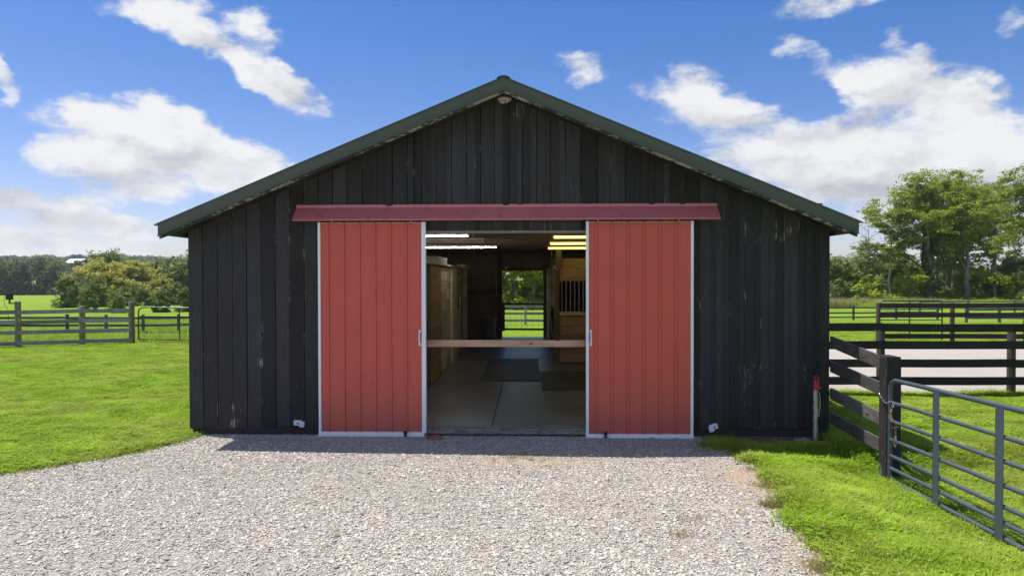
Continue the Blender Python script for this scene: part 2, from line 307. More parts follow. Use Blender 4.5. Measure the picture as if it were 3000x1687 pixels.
# ------------------------------------------------------------------ mesh helpers
class MB:
    def __init__(s): s.v = []; s.f = []
    def add(s, vs, fs):
        o = len(s.v); s.v += [tuple(v) for v in vs]; s.f += [tuple(i+o for i in f) for f in fs]; return s
    def box(s, x0, y0, z0, x1, y1, z1, M4=None):
        vs = [(x, y, z) for z in (z0, z1) for y in (y0, y1) for x in (x0, x1)]
        if M4 is not None: vs = [M4 @ Vector(v) for v in vs]
        return s.add(vs, [(0,2,3,1),(4,5,7,6),(0,1,5,4),(2,6,7,3),(0,4,6,2),(1,3,7,5)])
    def bevbox(s, x0, y0, z0, x1, y1, z1, b=.004, M4=None):
        vs = []; 
        bm = bmesh.new(); bmesh.ops.create_cube(bm, size=1)
        for v in bm.verts: v.co = Vector(((x0+x1)/2+v.co.x*(x1-x0), (y0+y1)/2+v.co.y*(y1-y0), (z0+z1)/2+v.co.z*(z1-z0)))
        bmesh.ops.bevel(bm, geom=bm.edges[:], offset=b, segments=1, affect='EDGES')
        bm.verts.index_update()
        vs = [(M4 @ v.co if M4 is not None else v.co) for v in bm.verts]; fs = [[v.index for v in f.verts] for f in bm.faces]; bm.free()
        return s.add(vs, fs)
    def prism(s, poly, axis, a, b):      # polygon in the other two axes, extruded from a to b
        def P(p, t): return {'x': (t, p[0], p[1]), 'y': (p[0], t, p[1]), 'z': (p[0], p[1], t)}[axis]
        n = len(poly); vs = [P(p, a) for p in poly]+[P(p, b) for p in poly]
        fs = [tuple(range(n))[::-1], tuple(range(n, 2*n))]+[(i, (i+1) % n, n+(i+1) % n, n+i) for i in range(n)]
        return s.add(vs, fs)
    def tube(s, path, r, n=8, cap=True):
        path = [Vector(p) for p in path]; rs = r if isinstance(r, (list, tuple)) else [r]*len(path); rings = []
        up = None
        for i, p in enumerate(path):
            d = (path[min(i+1, len(path)-1)]-path[max(i-1, 0)]).normalized()
            if up is None: up = d.orthogonal().normalized()
            up = (up-d*up.dot(d)); up = up.normalized() if up.length > 1e-6 else d.orthogonal().normalized()
            sd = d.cross(up); rings.append([p+(up*math.cos(2*math.pi*k/n)+sd*math.sin(2*math.pi*k/n))*rs[i] for k in range(n)])
        vs = [q for g in rings for q in g]; fs = []
        for i in range(len(rings)-1):
            for k in range(n): fs.append((i*n+k, i*n+(k+1) % n, (i+1)*n+(k+1) % n, (i+1)*n+k))
        if cap: fs += [tuple(range(n))[::-1], tuple((len(rings)-1)*n+k for k in range(n))]
        return s.add(vs, fs)
    def lathe(s, prof, c=(0,0,0), n=20):
        vs = []; fs = []
        for (r, z) in prof: vs += [(c[0]+r*math.cos(2*math.pi*k/n), c[1]+r*math.sin(2*math.pi*k/n), c[2]+z) for k in range(n)]
        for i in range(len(prof)-1):
            for k in range(n): fs.append((i*n+k, i*n+(k+1) % n, (i+1)*n+(k+1) % n, (i+1)*n+k))
        fs += [tuple(range(n))[::-1], tuple((len(prof)-1)*n+k for k in range(n))]
        return s.add(vs, fs)
    def build(s, name, mat, parent=None, smooth=False):
        me = bpy.data.meshes.new(name); me.from_pydata(s.v, [], s.f); me.update()
        me.materials.append(mat)
        if smooth:
            me.polygons.foreach_set('use_smooth', [True]*len(me.polygons))
            try: me.set_sharp_from_angle(angle=R(40))
            except Exception: pass
        o = bpy.data.objects.new(name, me); C.objects.link(o)
        if parent is not None:
            o.parent = parent; o.matrix_parent_inverse = parent.matrix_world.inverted() if False else Matrix.Translation(-Vector(parent.location))
        return o
def thing(name, label, cat, loc=(0,0,0), group=None):
    o = bpy.data.objects.new(name, None); C.objects.link(o); o.location = loc; o.empty_display_size = .2
    o['label'] = label; o['category'] = cat
    if group: o['group'] = group
    return o
def tag(o, label, cat, group=None):
    o['label'] = label; o['category'] = cat
    if group: o['group'] = group
    return o
def structure(o): o['kind'] = 'structure'; return o
def origin(o, loc):        # move a mesh object's origin without moving it
    o.data.transform(Matrix.Translation(-Vector(loc))); o.location = loc; return o

# ------------------------------------------------------------------ terrain
def sstep(a, b, x):
    t = np.clip((x-a)/(b-a), 0, 1); return t*t*(3-2*t)
def terrain(x, y):
    x = np.asarray(x, float); y = np.asarray(y, float)
    z = -.12-.0155*np.clip(y-13, 0, 237)
    z = z-.33*sstep(14, 21, y)*sstep(-6, -11, x)
    z = z-2.6*np.exp(-(((x+72)/16)**2+((y-118)/34)**2))-1.2*np.exp(-(((x+104)/16)**2+((y-158)/30)**2))
    z = z+sstep(265, 700, y)*(17+3*np.sin(x*.011+1)+2*np.sin(x*.027))*(.45+.55*sstep(60, -150, x))
    z = z+.02*np.sin(x*.9+1)*np.sin(y*.7)*sstep(14, 22, y)
    z = z-.15*sstep(2.9, 4.1, x)*sstep(-.55, -1.4, y)*sstep(14, 8, x)
    # verge between the drive and the gate sits a little proud and slopes down at its edge
    return z
def tz(x, y): return float(terrain(x, y))
def axis_pts(lo, hi, c0, c1, d0, g=1.12):
    a = list(np.arange(c0, c1, d0)); s_ = d0; x = c1
    while x < hi: a.append(x); s_ *= g; x += s_
    a.append(hi); s_ = d0; x = c0; b = []
    while x > lo: x -= s_; s_ *= g; b.append(x)
    return np.array(sorted(set(b+a)))
xs = axis_pts(-1500, 1500, -24, 30, .5); ys = axis_pts(-900, 2500, -12, 34, .5)
X, Y = np.meshgrid(xs, ys); Z = terrain(X, Y)
ny, nx = X.shape
verts = np.stack([X.ravel(), Y.ravel(), Z.ravel()], 1)
idx = np.arange(nx*ny).reshape(ny, nx); quads = np.stack([idx[:-1, :-1], idx[:-1, 1:], idx[1:, 1:], idx[1:, :-1]], -1).reshape(-1, 4)
me = bpy.data.meshes.new('ground'); me.from_pydata(verts.tolist(), [], quads.tolist()); me.materials.append(M['turf'])
me.polygons.foreach_set('use_smooth', [True]*len(me.polygons))
structure(bpy.data.objects.new('ground', me)); C.objects.link(bpy.data.objects['ground'])

# gravel drive outline (wavy edges), laid 4 mm over the ground
G_LEFT = [(-40, -8.0), (-12, -4.9), (-8.2, -3.5), (-6.6, -2.65), (-5.75, -2.12), (-5.36, -1.92), (-5.07, -1.66), (-4.75, -1.32), (-4.44, -.98), (-4.22, -.5), (-4.1, -.14)]
G_RIGHT = [(2.72, -.12), (2.74, -.6), (2.82, -1.15), (2.95, -1.6), (2.92, -2.1), (2.80, -2.5), (2.66, -2.9), (2.66, -3.4), (2.64, -3.8), (2.56, -4.3), (2.4, -5.0), (2.2, -7), (2.3, -12)]
def jag(pts, amp=.035, step=.12):
    out = []
    for (a, b) in zip(pts[:-1], pts[1:]):
        d = math.dist(a, b); n_ = max(1, int(d/step)) if d < 3 else 2
        for i in range(n_):
            t = i/n_; out.append((a[0]+(b[0]-a[0])*t+rng.uniform(-amp, amp), a[1]+(b[1]-a[1])*t+rng.uniform(-amp, amp)))
    out.append(pts[-1]); return out
drive = jag(G_LEFT)+[(-4.05, .02), (2.7, .02)]+jag(G_RIGHT)+[(2.3, -40), (-40, -40)]
me = bpy.data.meshes.new('gravel_drive'); me.from_pydata([(x, y, -.116) for x, y in drive], [], [tuple(range(len(drive)))]); me.materials.append(M['gravel'])
bm = bmesh.new(); bm.from_mesh(me); bmesh.ops.triangulate(bm, faces=bm.faces[:]); bm.to_mesh(me); bm.free()
if me.polygons[0].normal.z < 0: me.flip_normals()
structure(bpy.data.objects.new('gravel_drive', me)); C.objects.link(bpy.data.objects['gravel_drive'])
def gx_left(y): return float(np.interp(-y, [-p[1] for p in G_LEFT][::-1], [p[0] for p in G_LEFT][::-1]))
def gx_right(y): return float(np.interp(-y, [-p[1] for p in G_RIGHT], [p[0] for p in G_RIGHT]))
# riding arena
ar = jag([(4.34, 3.12), (9, 3.15), (16, 3.2), (30, 3.3)], .05, .2)+jag([(30, 12.7), (20, 12.6), (12, 12.6), (4.34, 12.5)], .06, .3)
me = bpy.data.meshes.new('sand_arena'); me.from_pydata([(x, y, -.114) for x, y in ar], [], [tuple(range(len(ar)))]); me.materials.append(M['sand'])
bm = bmesh.new(); bm.from_mesh(me); bmesh.ops.triangulate(bm, faces=bm.faces[:]); bm.to_mesh(me); bm.free()
if me.polygons[0].normal.z < 0: me.flip_normals()
structure(bpy.data.objects.new('sand_arena', me)); C.objects.link(bpy.data.objects['sand_arena'])
# bare soil along the wall foot, right of the doors
so = jag([(2.55, -.40), (3.0, -.72), (3.6, -.62), (4.15, -.55), (4.4, -.25)], .04, .08)+[(4.4, .03), (2.6, .03)]
me = bpy.data.meshes.new('soil_strip'); me.from_pydata([(x, y, -.112) for x, y in so], [], [tuple(range(len(so)))]); me.materials.append(M['soil'])
bm = bmesh.new(); bm.from_mesh(me); bmesh.ops.triangulate(bm, faces=bm.faces[:]); bm.to_mesh(me); bm.free()
if me.polygons[0].normal.z < 0: me.flip_normals()
structure(bpy.data.objects.new('soil_strip', me)); C.objects.link(bpy.data.objects['soil_strip'])

# ------------------------------------------------------------------ the barn
HW, LEN, RZ, SL, OH = 4.27, 13.95, 4.50, .412, -.55
EX = 4.39
barn = thing('barn', 'black board sided barn with green metal gable roof and open red sliding doors', 'barn', (0, 0, 0))
def under(x): return RZ-.10-SL*abs(x)
# front boards: full height beside the doorway, short ones over it
DOORX, DOORZ = 1.22, 2.615
edges = [-HW]; x = -HW
while x < HW-.26:
    x += rng.uniform(.180, .207); edges.append(x)
edges.append(HW)
cuts = []
for e in edges:
    for d_ in (-DOORX, DOORX):
        if abs(e-d_) < .06: e = d_
    cuts.append(e)
for d_ in (-DOORX, DOORX):
    if d_ not in cuts: cuts.append(d_)
cuts = sorted(cuts)
def wall_board(x0, x1, y0, y1, zb, name='board'):
    mid = [x0, 0, x1] if x0 < 0 < x1 else [x0, x1]
    poly = [(x0, zb), (x1, zb)]+[(q, under(q)) for q in reversed(mid)]
    return MB().prism(poly, 'y', y0, y1).build(name, M['black'], barn)
for i, (a, b) in enumerate(zip(cuts[:-1], cuts[1:])):
    over = -DOORX-.001 <= a and b <= DOORX+.001
    zb = DOORZ if over else -.02+rng.uniform(-.012, .01)
    off = rng.uniform(-.009, .006)
    wall_board(a+.005, b-.005, -.022+off, .02, zb)
    if b > -2.05 and b < HW-.05 and abs(abs(b)-DOORX) > .03:
        w = rng.uniform(.062, .082)                                   # narrow cover strip beside the joint
        y1 = -.024+off
        zs = DOORZ+.004 if -DOORX < b-w and b <= DOORX+.001 else zb+rng.uniform(0, .02)
        if not (b-w < -DOORX < b or b-w < DOORX < b):
            wall_board(b-w, b-.002, y1-rng.uniform(.006, .011), y1-.001, zs, 'cover_strip')
MB().box(-DOORX, -.03, 2.585, DOORX, .06, 2.613).build('door_head', M['header_wood'], barn)
for sx in (-1, 1): MB().box(min(sx*DOORX, sx*(DOORX+.09)), .021, -.02, max(sx*DOORX, sx*(DOORX+.09)), .12, 2.6).build('door_jamb', M['beam'], barn)
# skirting under the boards
MB().prism([(-4.215, -.105), (-1.24, -.105), (-1.24, -.022), (-4.235, -.022)], 'y', -.012, .03).build('skirting_board', M['skirt'], barn)
MB().prism([(1.24, -.115), (4.24, -.12), (4.24, -.022), (1.24, -.022)], 'y', -.012, .03).build('skirting_board', M['skirt'], barn)
MB().box(-4.16, -.004, -.2, 4.2, .035, -.10).build('footing', M['soil'], barn)
MB().box(-4.215, -.03, -.10, -4.15, .03, -.022).build('corner_block', M['skirt'], barn)
# side and rear walls
for sx in (-1, 1):
    for k in range(60):
        y0 = .025+k*.2316
        if sx > 0 or True:
            MB().box(min(sx*(HW-.03), sx*HW), y0, -.05, max(sx*(HW-.03), sx*HW), y0+.2286, under(HW)-.01).build('side_board', M['black'], barn) if k < 14 else None
    MB().box(min(sx*(HW-.03), sx*HW), 3.27, -.05, max(sx*(HW-.03), sx*HW), LEN+.02, under(HW)-.01).build('side_wall', M['black'], barn)
BX0, BX1, BZ = -.595, .79, 2.235
MB().prism([(-HW+.03, 0), (BX0, 0), (BX0, BZ), (BX1, BZ), (BX1, 0), (HW-.03, 0), (HW-.03, under(HW-.03)-.02), (0, under(0)-.02), (-HW+.03, under(HW-.03)-.02)], 'y', LEN, LEN+.04).build('rear_wall', M['ply'], barn)
MB().box(-.76, LEN-.14, 0, BX0-.003, LEN-.002, 2.94).build('rear_post', M['beam'], barn)
MB().box(BX1+.003, LEN-.14, 0, .93, LEN-.002, 2.94).build('rear_post', M['beam'], barn)
MB().box(-.59, LEN-.10, 2.24, BX1, LEN-.004, 2.33).build('rear_lintel', M['beam'], barn)
MB().box(-3.5, LEN-.05, 1.47, -.78, LEN-.004, 1.58).build('wall_rail', M['beam'], barn)
# floor slabs poured in bays, thin open joints between
xj = [-HW+.035, -.185, HW-.035]; yj = [.035, 4.0, 7.66, 10.9, LEN+.05]
for i in range(2):
    for j in range(4):
        MB().bevbox(xj[i]+.004, yj[j]+.004, -.1, xj[i+1]-.004, yj[j+1]-.004, 0, .004).build('floor_slab', M['slab'], barn)
MB().box(-HW+.04, .0, -.15, HW-.04, LEN, -.06).build('slab_bed', M['soil'], barn)
MB().bevbox(-1.2, -.085, -.085, 1.215, .034, -.010, .008).build('door_sill', M['sill'], barn)
# ceiling boards and joists
for k in range(30):
    y0 = .12+k*.461
    MB().box(-HW+.04, y0, 2.955, HW-.04, y0+.455, 2.975).build('ceiling_board', M['beam'], barn)
for y0 in (.5, 1.1, 2.9, 4.9, 7.3, 9.0, 10.8, 12.6):
    MB().box(-HW+.04, y0, 2.80, HW-.04, y0+.045, 2.953).build('ceiling_joist', M['beam'], barn)
MB().box(.93, 6.6, 2.2, 1.06, 6.74, 2.80).build('stall_post', M['beam'], barn)
# roof
def roof_side(sx):
    def pz(x): return RZ-SL*abs(x)
    xo = sx*(EX+.045)
    b = MB().prism([(0, pz(0)-.002), (xo, pz(xo)-.002), (xo, pz(xo)-.014), (0, pz(0)-.014)], 'y', OH-.012, LEN+.55); b.build('roof_sheet', M['roof'], barn)
    xo = sx*EX
    MB().prism([(sx*.02, pz(.02)-.018), (xo, pz(xo)-.018), (xo, pz(xo)-.095), (sx*.02, pz(.02)-.095)], 'y', OH+.06, LEN+.5).build('roof_deck', M['skirt'], barn)
    rb = MB()
    for k in range(62):
        y0 = OH+.06+k*.2316
        rb.prism([(sx*.05, pz(.05)-.001), (sx*(EX+.04), pz(EX+.04)-.001), (sx*(EX+.04), pz(EX+.04)+.017), (sx*.05, pz(.05)+.017)], 'y', y0, y0+.028)
    rb.build('roof_rib', M['roof'], barn)
    # green rake trim, three lapped lengths
    js = [0, 2.3, EX]
    for a, c_ in zip(js[:-1], js[1:]):
        t = 0 if a == 0 else .003
        e = .02 if c_ != EX else 0
        MB().prism([(sx*a, pz(a)+.003), (sx*(c_+e), pz(c_+e)+.003), (sx*(c_+e), pz(c_+e)-.168), (sx*a, pz(a)-.168)], 'y', OH-t, OH-t+.004).build('rake_trim', M['green'], barn)
    MB().prism([(sx*0, pz(0)-.158), (sx*EX, pz(EX)-.158), (sx*EX, pz(EX)-.172), (sx*0, pz(0)-.172)], 'y', OH-.018, OH-.004).build('trim_lip', M['green'], barn)
    MB().prism([(sx*0, pz(0)-.03), (sx*(EX-.01), pz(EX)-.03), (sx*(EX-.01), pz(EX)-.200), (sx*0, pz(0)-.200)], 'y', OH+.012, OH+.05).build('rake_board', M['rake'], barn)
    MB().box(min(sx*(EX-.03), sx*EX), OH+.05, pz(EX)-.15, max(sx*(EX-.03), sx*EX), LEN+.5, pz(EX)-.02).build('eave_board', M['green'], barn)
    MB().prism([(sx*.0, pz(0)-.11), (sx*(HW+.1), pz(HW+.1)-.11), (sx*(HW+.1), pz(HW+.1)-.125), (sx*.0, pz(0)-.125)], 'y', OH+.052, -.035).build('soffit', M['skirt'], barn)
m = Mat('peeling_rake_board', .8, .2); n = m.noise(9, 6, .7, (1.2, 1, 3)); p = m.noise(1.6, 4, .6)
m.color(m.mix(m.rng(m.math('ADD', n, m.math('MULTIPLY', p, .8)), .90, .98), (.04, .05, .042), (.32, .30, .275))); m.bump(n, .5, .005); M['rake'] = m.m
roof_side(-1); roof_side(1)
MB().prism([(-.085, RZ-.018), (-.06, RZ-.004), (-.02, RZ+.010), (.02, RZ+.010), (.06, RZ-.004), (.085, RZ-.018), (0, RZ+.0)], 'y', OH-.016, LEN+.56).build('ridge_cap', M['roof'], barn)
# sliding door track cover
MB().prism([(-.026, 2.965), (-.040, 2.965), (-.044, 2.925), (-.055, 2.918), (-.205, 2.765), (-.215, 2.745), (-.205, 2.738), (-.195, 2.758), (-.050, 2.905), (-.026, 2.925)], 'x', -2.79, 2.79).build('track_cover', M['red_cover'], barn)
for px in (-.92, .92): MB().prism([(-.046, 2.923), (-.057, 2.92), (-.2075, 2.7675), (-.2175, 2.745), (-.2155, 2.744), (-.2060, 2.766), (-.056, 2.917)], 'x', px-.012, px+.012).build('cover_joint', M['red_cover'], barn)
for px in (-2.3, -1.25, 1.22, 2.28): MB().box(px-.008, -.10, 2.70, px+.008, -.088, 2.77).build('door_hanger', M['galv'], barn)
MB().bevbox(-2.7, -.12, 2.775, 2.7, -.075, 2.83, .005).build('door_track', M['galv'], barn)

def sliding_door(x0, x1, inner, zb, zt):
    root = MB()                                                        # the steel sheet itself with its ribs
    y = -.10
    tl, tr = (.033, .056) if inner > 0 else (.036, .036)
    a, b = x0+tl, x1-tr
    pts = [(a, y)]; q = a+.10
    while q < b-.03:
        pts += [(q-.019, y), (q-.012, y-.019), (q+.010, y-.019), (q+.017, y)]
        for mfrac in (.078, .13):
            if q+mfrac < b-.02: pts += [(q+mfrac-.006, y), (q+mfrac, y-.0018), (q+mfrac+.006, y)]
        q += .208
    pts += [(b, y)]; pts += [(b, y+.006), (a, y+.006)]
    door = root.prism(pts, 'z', zb+.045, zt-.004).build('sliding_door', M['red'], barn)
    MB().bevbox(x0, y-.028, zb+.02, a, y+.03, zt, .003).build('edge_trim', M['white'], door)
    MB().bevbox(b, y-.028, zb+.045, x1, y+.03, zt, .003).build('edge_trim', M['white'], door)
    MB().bevbox(x0-.002, y-.034, zb, x1-.025 if inner > 0 else x1+.002, y+.025, zb+.058, .003).build('bottom_rail', M['white'], door)
    MB().box(a+.002, y-.006, zt-.012, b-.002, y+.03, zt-.003).build('top_rail', M['galv'], door)
    sw = MB(); q = a+.10+.04
    while q < b-.03:
        for zz in (zb+.12, .55, 1.2, 1.85, zt-.06): sw.box(q-.006, y-.006, zz-.006, q+.006, y-.0005, zz+.006)
        q += .208
    so_ = sw.build('screws', M['red_cover'], door); so_['kind'] = 'stuff'
    hx = x1-.082 if inner > 0 else x0+.062
    h = MB().tube([(hx, y-.02, 1.12), (hx, y-.06, 1.135), (hx, y-.068, 1.2), (hx, y-.06, 1.265), (hx, y-.02, 1.28)], .009, 8)
    h.bevbox(hx-.014, y-.024, 1.095, hx+.014, y-.016, 1.135, .002); h.bevbox(hx-.014, y-.024, 1.265, hx+.014, y-.016, 1.305, .002)
    h.build('handle', M['white'], door, True)
    return door
sliding_door(-2.481, -1.048, 1, -.108, 2.728)
sliding_door(1.063, 2.466, -1, -.125, 2.728)
# floor stays that guide the doors
for (gx, lab) in ((-1.32, 'black roller door stay under the left red door'), (1.315, 'black roller door stay under the right red door')):
    g = thing('door_stay', lab, 'door stay', (gx, -.16, -.12), 'door stays')
    MB().bevbox(gx-.035, -.20, -.114, gx+.04, -.12, -.100, .004).build('base_plate', M['galv'], g)
    MB().tube([(gx, -.16, -.10), (gx, -.16, -.045)], .018, 10).tube([(gx, -.16, -.062), (gx, -.16, -.03)], .026, 10).build('roller', M['blackplastic'], g, True)
# bar across the doorway
o = tag(MB().bevbox(-1.30, .125, 1.055, 1.32, .163, 1.147, .003, None).build('barrier_bar', M['pine']), 'pale pine board barring the open doorway at waist height', 'barrier bar')
# ------------------------------------------------------------------ things on the front wall
pl = thing('barn_light', 'round white utility lamp under the peak of the gable', 'lamp', (0, -.18, 4.28))
MB().tube([(0, -.02, 4.36), (0, -.10, 4.385), (0, -.18, 4.385)], .014, 8).build('arm', M['galv'], pl, True)
MB().lathe([(.045, .11), (.060, .085), (.085, .06), (.095, .045), (.095, .035)], (0, -.18, 4.285), 20).build('housing', M['galv'], pl, True)
MB().lathe([(.093, .034), (.096, .026), (.080, .006), (.055, 0), (.045, -.004)], (0, -.18, 4.285), 20).build('dish', M['lampdish'], pl, True)
MB().lathe([(.03, -.004), (.034, -.018), (.022, -.026), (.004, -.028)], (-.025, -.18, 4.285), 12).lathe([(.014, -.004), (.014, -.022), (.004, -.024)], (.03, -.18, 4.285), 10).build('lens', M['globe'], pl, True)
def wall_box(x, z, rot, label):
    t = thing('outlet_box', label, 'outlet box', (x, -.04, z), 'white outlet boxes low on the barn front')
    Mt = Matrix.Translation((x, -.055, z)) @ Matrix.Rotation(rot, 4, 'Y')
    MB().bevbox(-.062, -.022, -.034, .045, .02, .036, .006, Mt).build('cover', M['whiteplastic'], t)
    s_ = 1 if rot >= 0 and x < 0 else -1
    MB().bevbox(.028*s_-.032, -.030, -.055, .028*s_+.035, .018, .018, .006, Mt @ Matrix.Translation((.02*s_, 0, 0))).build('lower_flap', M['whiteplastic'], t)
    MB().bevbox(-.012, -.034, -.010, .006, -.022, .008, .002, Mt).build('catch', M['blackplastic'], t)
wall_box(-2.775, .055, .02, 'white outlet box low on the black wall left of the left door')
wall_box(2.755, .025, -.28, 'tilted white outlet box low on the black wall right of the right door')
hy = thing('water_hydrant', 'red handled water hydrant with silver wrapped pipe by barn corner', 'hydrant', (3.99, -.26, -.12))
path = [(3.99+.002*math.sin(i*1.7), -.26+.002*math.cos(i*2.3), -.13+i*.045) for i in range(16)]
MB().tube(path, [.031+.002*math.sin(i*2.1) for i in range(16)], 12).build('wrapped_pipe', M['foil'], hy, True)
hd = MB().lathe([(.030, 0), (.032, .03), (.024, .06), (.026, .10), (.018, .13)], (3.99, -.26, .545), 12)
hd.tube([(3.99, -.26, .60), (4.02, -.29, .585), (4.035, -.30, .56)], .016, 8)
hd.build('pump_head', M['pump_red'], hy, True)
MB().tube([(3.975, -.26, .66), (3.965, -.285, .715), (3.985, -.30, .735), (4.01, -.285, .71), (4.015, -.28, .64), (4.01, -.28, .60)], .010, 8).build('lever', M['pump_red'], hy, True)
MB().tube([(4.03, -.27, .52), (4.045, -.27, .42), (4.04, -.27, .30), (4.025, -.27, .20)], .006, 6).build('wire', M['galv'], hy, True)
rp = [(-1.035, -.05, .22), (-1.0, -.08, .12), (-.96, -.10, .02), (-.95, -.12, -.06), (-.985, -.16, -.10), (-1.03, -.2, -.10), (-.99, -.26, -.102), (-.90, -.29, -.104), (-.83, -.26, -.104), (-.82, -.2, -.100), (-.88, -.17, -.098), (-.96, -.19, -.092), (-1.03, -.15, -.085), (-1.05, -.11, -.05)]
def smoothpath(p, n=5):
    p = [Vector(q) for q in p]; out = []
    for i in range(len(p)-1):
        a, b, c_, d = p[max(i-1,0)], p[i], p[i+1], p[min(i+2, len(p)-1)]
        for k in range(n):
            t = k/n; out.append(.5*((2*b)+(-a+c_)*t+(2*a-5*b+4*c_-d)*t*t+(-a+3*b-3*c_+d)*t**3))
    return out+[p[-1]]
tag(MB().tube(smoothpath(rp), .007, 7).build('lead_rope', M['rope'], None, True), 'red rope coiled on the gravel at the foot of the left door', 'rope')
def rock(x, y, z, sx, sy, sz, label, seed):
    bm = bmesh.new(); bmesh.ops.create_icosphere(bm, subdivisions=3, radius=1); r_ = random.Random(seed)
    from mathutils import noise as mn
    for v in bm.verts:
        f = 1+.35*mn.noise(v.co*1.3+Vector((seed, 0, 0)))+.1*mn.noise(v.co*4); v.co = Vector((v.co.x*sx*f, v.co.y*sy*f, v.co.z*sz*f))
    me = bpy.data.meshes.new('rock'); bm.to_mesh(me); bm.free(); me.materials.append(M['rock'])
    o = bpy.data.objects.new('rock', me); C.objects.link(o); o.location = (x, y, z); return tag(o, label, 'rock', 'stones at the foot of the barn')
rock(3.82, -.30, -.115, .11, .085, .05, 'flat tan rock beside the hydrant pipe', 3)
rock(1.91, -.19, -.12, .055, .035, .028, 'small pale stone under the right red door', 5)
rock(4.07, -.34, -.12, .035, .03, .03, 'small brown stone just right of the hydrant pipe', 9)

# ------------------------------------------------------------------ inside the barn
mats = [(-.645, .53, 4.07, 5.88, 'front rubber mat in the middle of the aisle'), (-.66, .53, 5.90, 7.62, 'back rubber mat in the middle of the aisle'),
        (.545, 2.37, 2.97, 4.14, 'front rubber mat at the right side of the aisle'), (.54, 2.37, 4.16, 5.36, 'back rubber mat at the right side of the aisle')]
for (a, b, c_, d, lab) in mats:
    tag(MB().bevbox(a, c_, .001, b, d, .018, .003).build('rubber_mat', M['rubber']), 'dark '+lab, 'rubber mat', 'rubber mats on the aisle floor')
# left stall wall along the aisle, x = -1.5
st = thing('stall_partition', 'tall pale pine plank stall wall along the left of the aisle', 'stall', (-1.5, 3, 0))
segs = [(.35, 3.36, -1.56, 'stall_grey', .205), (3.40, 4.98, -1.50, 'stall_door', .26), (5.02, 6.02, -1.515, 'stall_grey', .215), (6.04, 6.74, -1.515, 'stall_grey', .215), (7.84, 9.25, -1.515, 'stall_grey', .215), (9.32, 10.94, -1.51, 'stall', .23)]
for (y0, y1, xf, mk, h) in segs:
    z = .02; 
    while z < 2.18:
        hh = min(h*rng.uniform(.93, 1.05), 2.235-z); off = rng.uniform(-.004, .004)
        MB().box(xf-.03, y0, z, xf+off, y1, z+hh-.013).build('plank', M[mk], st); z += hh
for (y0, y1) in ((.2, .33), (3.365, 3.395), (6.76, 7.82), (9.26, 9.31), (10.96, 11.08)):
    x1 = -1.49 if y1-y0 < .3 else -1.47
    MB().bevbox(x1-.07, y0, 0, x1, y1, 2.24, .003).build('post', M['stall_grey' if y1-y0 > .3 else 'beam'], st)
MB().bevbox(-1.64, .2, 2.245, -1.44, 11.08, 2.285, .004).build('cap_rail', M['stall'], st)
MB().box(-4.2, 11.0, 0, -1.65, 11.05, 2.24).build('end_wall', M['stall_grey'], st)
MB().tube([(-1.5, 9.15, 1.42), (-1.44, 9.15, 1.40), (-1.40, 9.25, 1.43), (-1.40, 9.5, 1.46), (-1.37, 9.6, 1.52)], .012, 6).build('door_hook', M['blackplastic'], st)
MB().bevbox(-1.5, 8.3, 1.22, -1.475, 8.42, 1.52, .004).build('strap', M['blackplastic'], st)
MB().bevbox(-1.512, 8.5, 1.28, -1.48, 8.75, 1.52, .004).build('notice_plate', M['whiteplastic'], st)
MB().bevbox(-1.512, 8.2, 2.08, -1.45, 8.9, 2.15, .006).tube([(-1.45, 8.3, 2.1), (-1.40, 8.8, 2.12), (-1.43, 9.2, 2.06)], .014, 6).build('hinge', M['blackplastic'], st)
tag(MB().bevbox(-1.62, 9.2, 2.29, -1.40, 10.6, 2.36, .004).build('timber_offcut', M['pine']), 'short pine offcut lying on top of the left stall wall', 'offcut')
by = thing('storage_tray', 'shallow pale tray on top of the left stall wall near the doorway', 'tray', (-1.8, 5.0, 2.29))
MB().box(-2.2, 4.6, 2.29, -1.5, 6.0, 2.30).build('base', M['fixture'], by)
for q in ((-2.2, 4.6, -1.5, 4.62), (-2.2, 5.98, -1.5, 6.0), (-2.2, 4.62, -2.18, 5.98), (-1.52, 4.62, -1.5, 5.98)): MB().box(q[0], q[1], 2.30, q[2], q[3], 2.43).build('side', M['fixture'], by)
# right stall: front facing the door at y = 6.78, side along the aisle
sr = thing('horse_stall', 'brown plank horse stall with steel bars at the right of the aisle', 'stall', (.9, 6.78, 0))
z = .03; 
for k in range(5):
    MB().box(1.02, 6.80, z, HW-.05, 6.84, z+.203).build('plank', M['stall_x'], sr); z += .214
MB().bevbox(1.0, 6.77, 1.115, HW-.05, 6.86, 1.205, .004).build('bar_rail', M['stall'], sr)
MB().bevbox(1.0, 6.77, 1.915, HW-.05, 6.86, 2.01, .004).build('bar_rail', M['stall_x'], sr)
for k in range(26):
    bx = 1.08+k*.098+rng.uniform(-.003, .003)
    MB().tube([(bx, 6.81, 1.205), (bx, 6.81, 1.915)], .0095, 6).build('bar', M['galv'], sr, True)
for z0 in (2.015, 2.23): MB().box(1.02, 6.80, z0, HW-.05, 6.84, z0+.21).build('plank', M['stall_x'], sr)
MB().bevbox(.895, 6.76, 0, 1.018, 6.88, 2.46, .004).build('corner_post', M['beam'], sr)
z = .02
while z < 2.25:
    MB().box(.90, 6.90, z, .93, LEN-.16, z+.20).build('side_plank', M['stall_x'], sr); z += .206
MB().lathe([(.05, 0), (.055, .012), (.02, .02)], (0, 0, 0), 16).build('disc', M['whiteplastic'], sr)
d_ = [o for o in C.objects if o.name.startswith('disc')][-1]; d_.matrix_parent_inverse = Matrix(); d_.location = (.06, -.03, 2.235); d_.rotation_euler = (R(90), 0, 0)
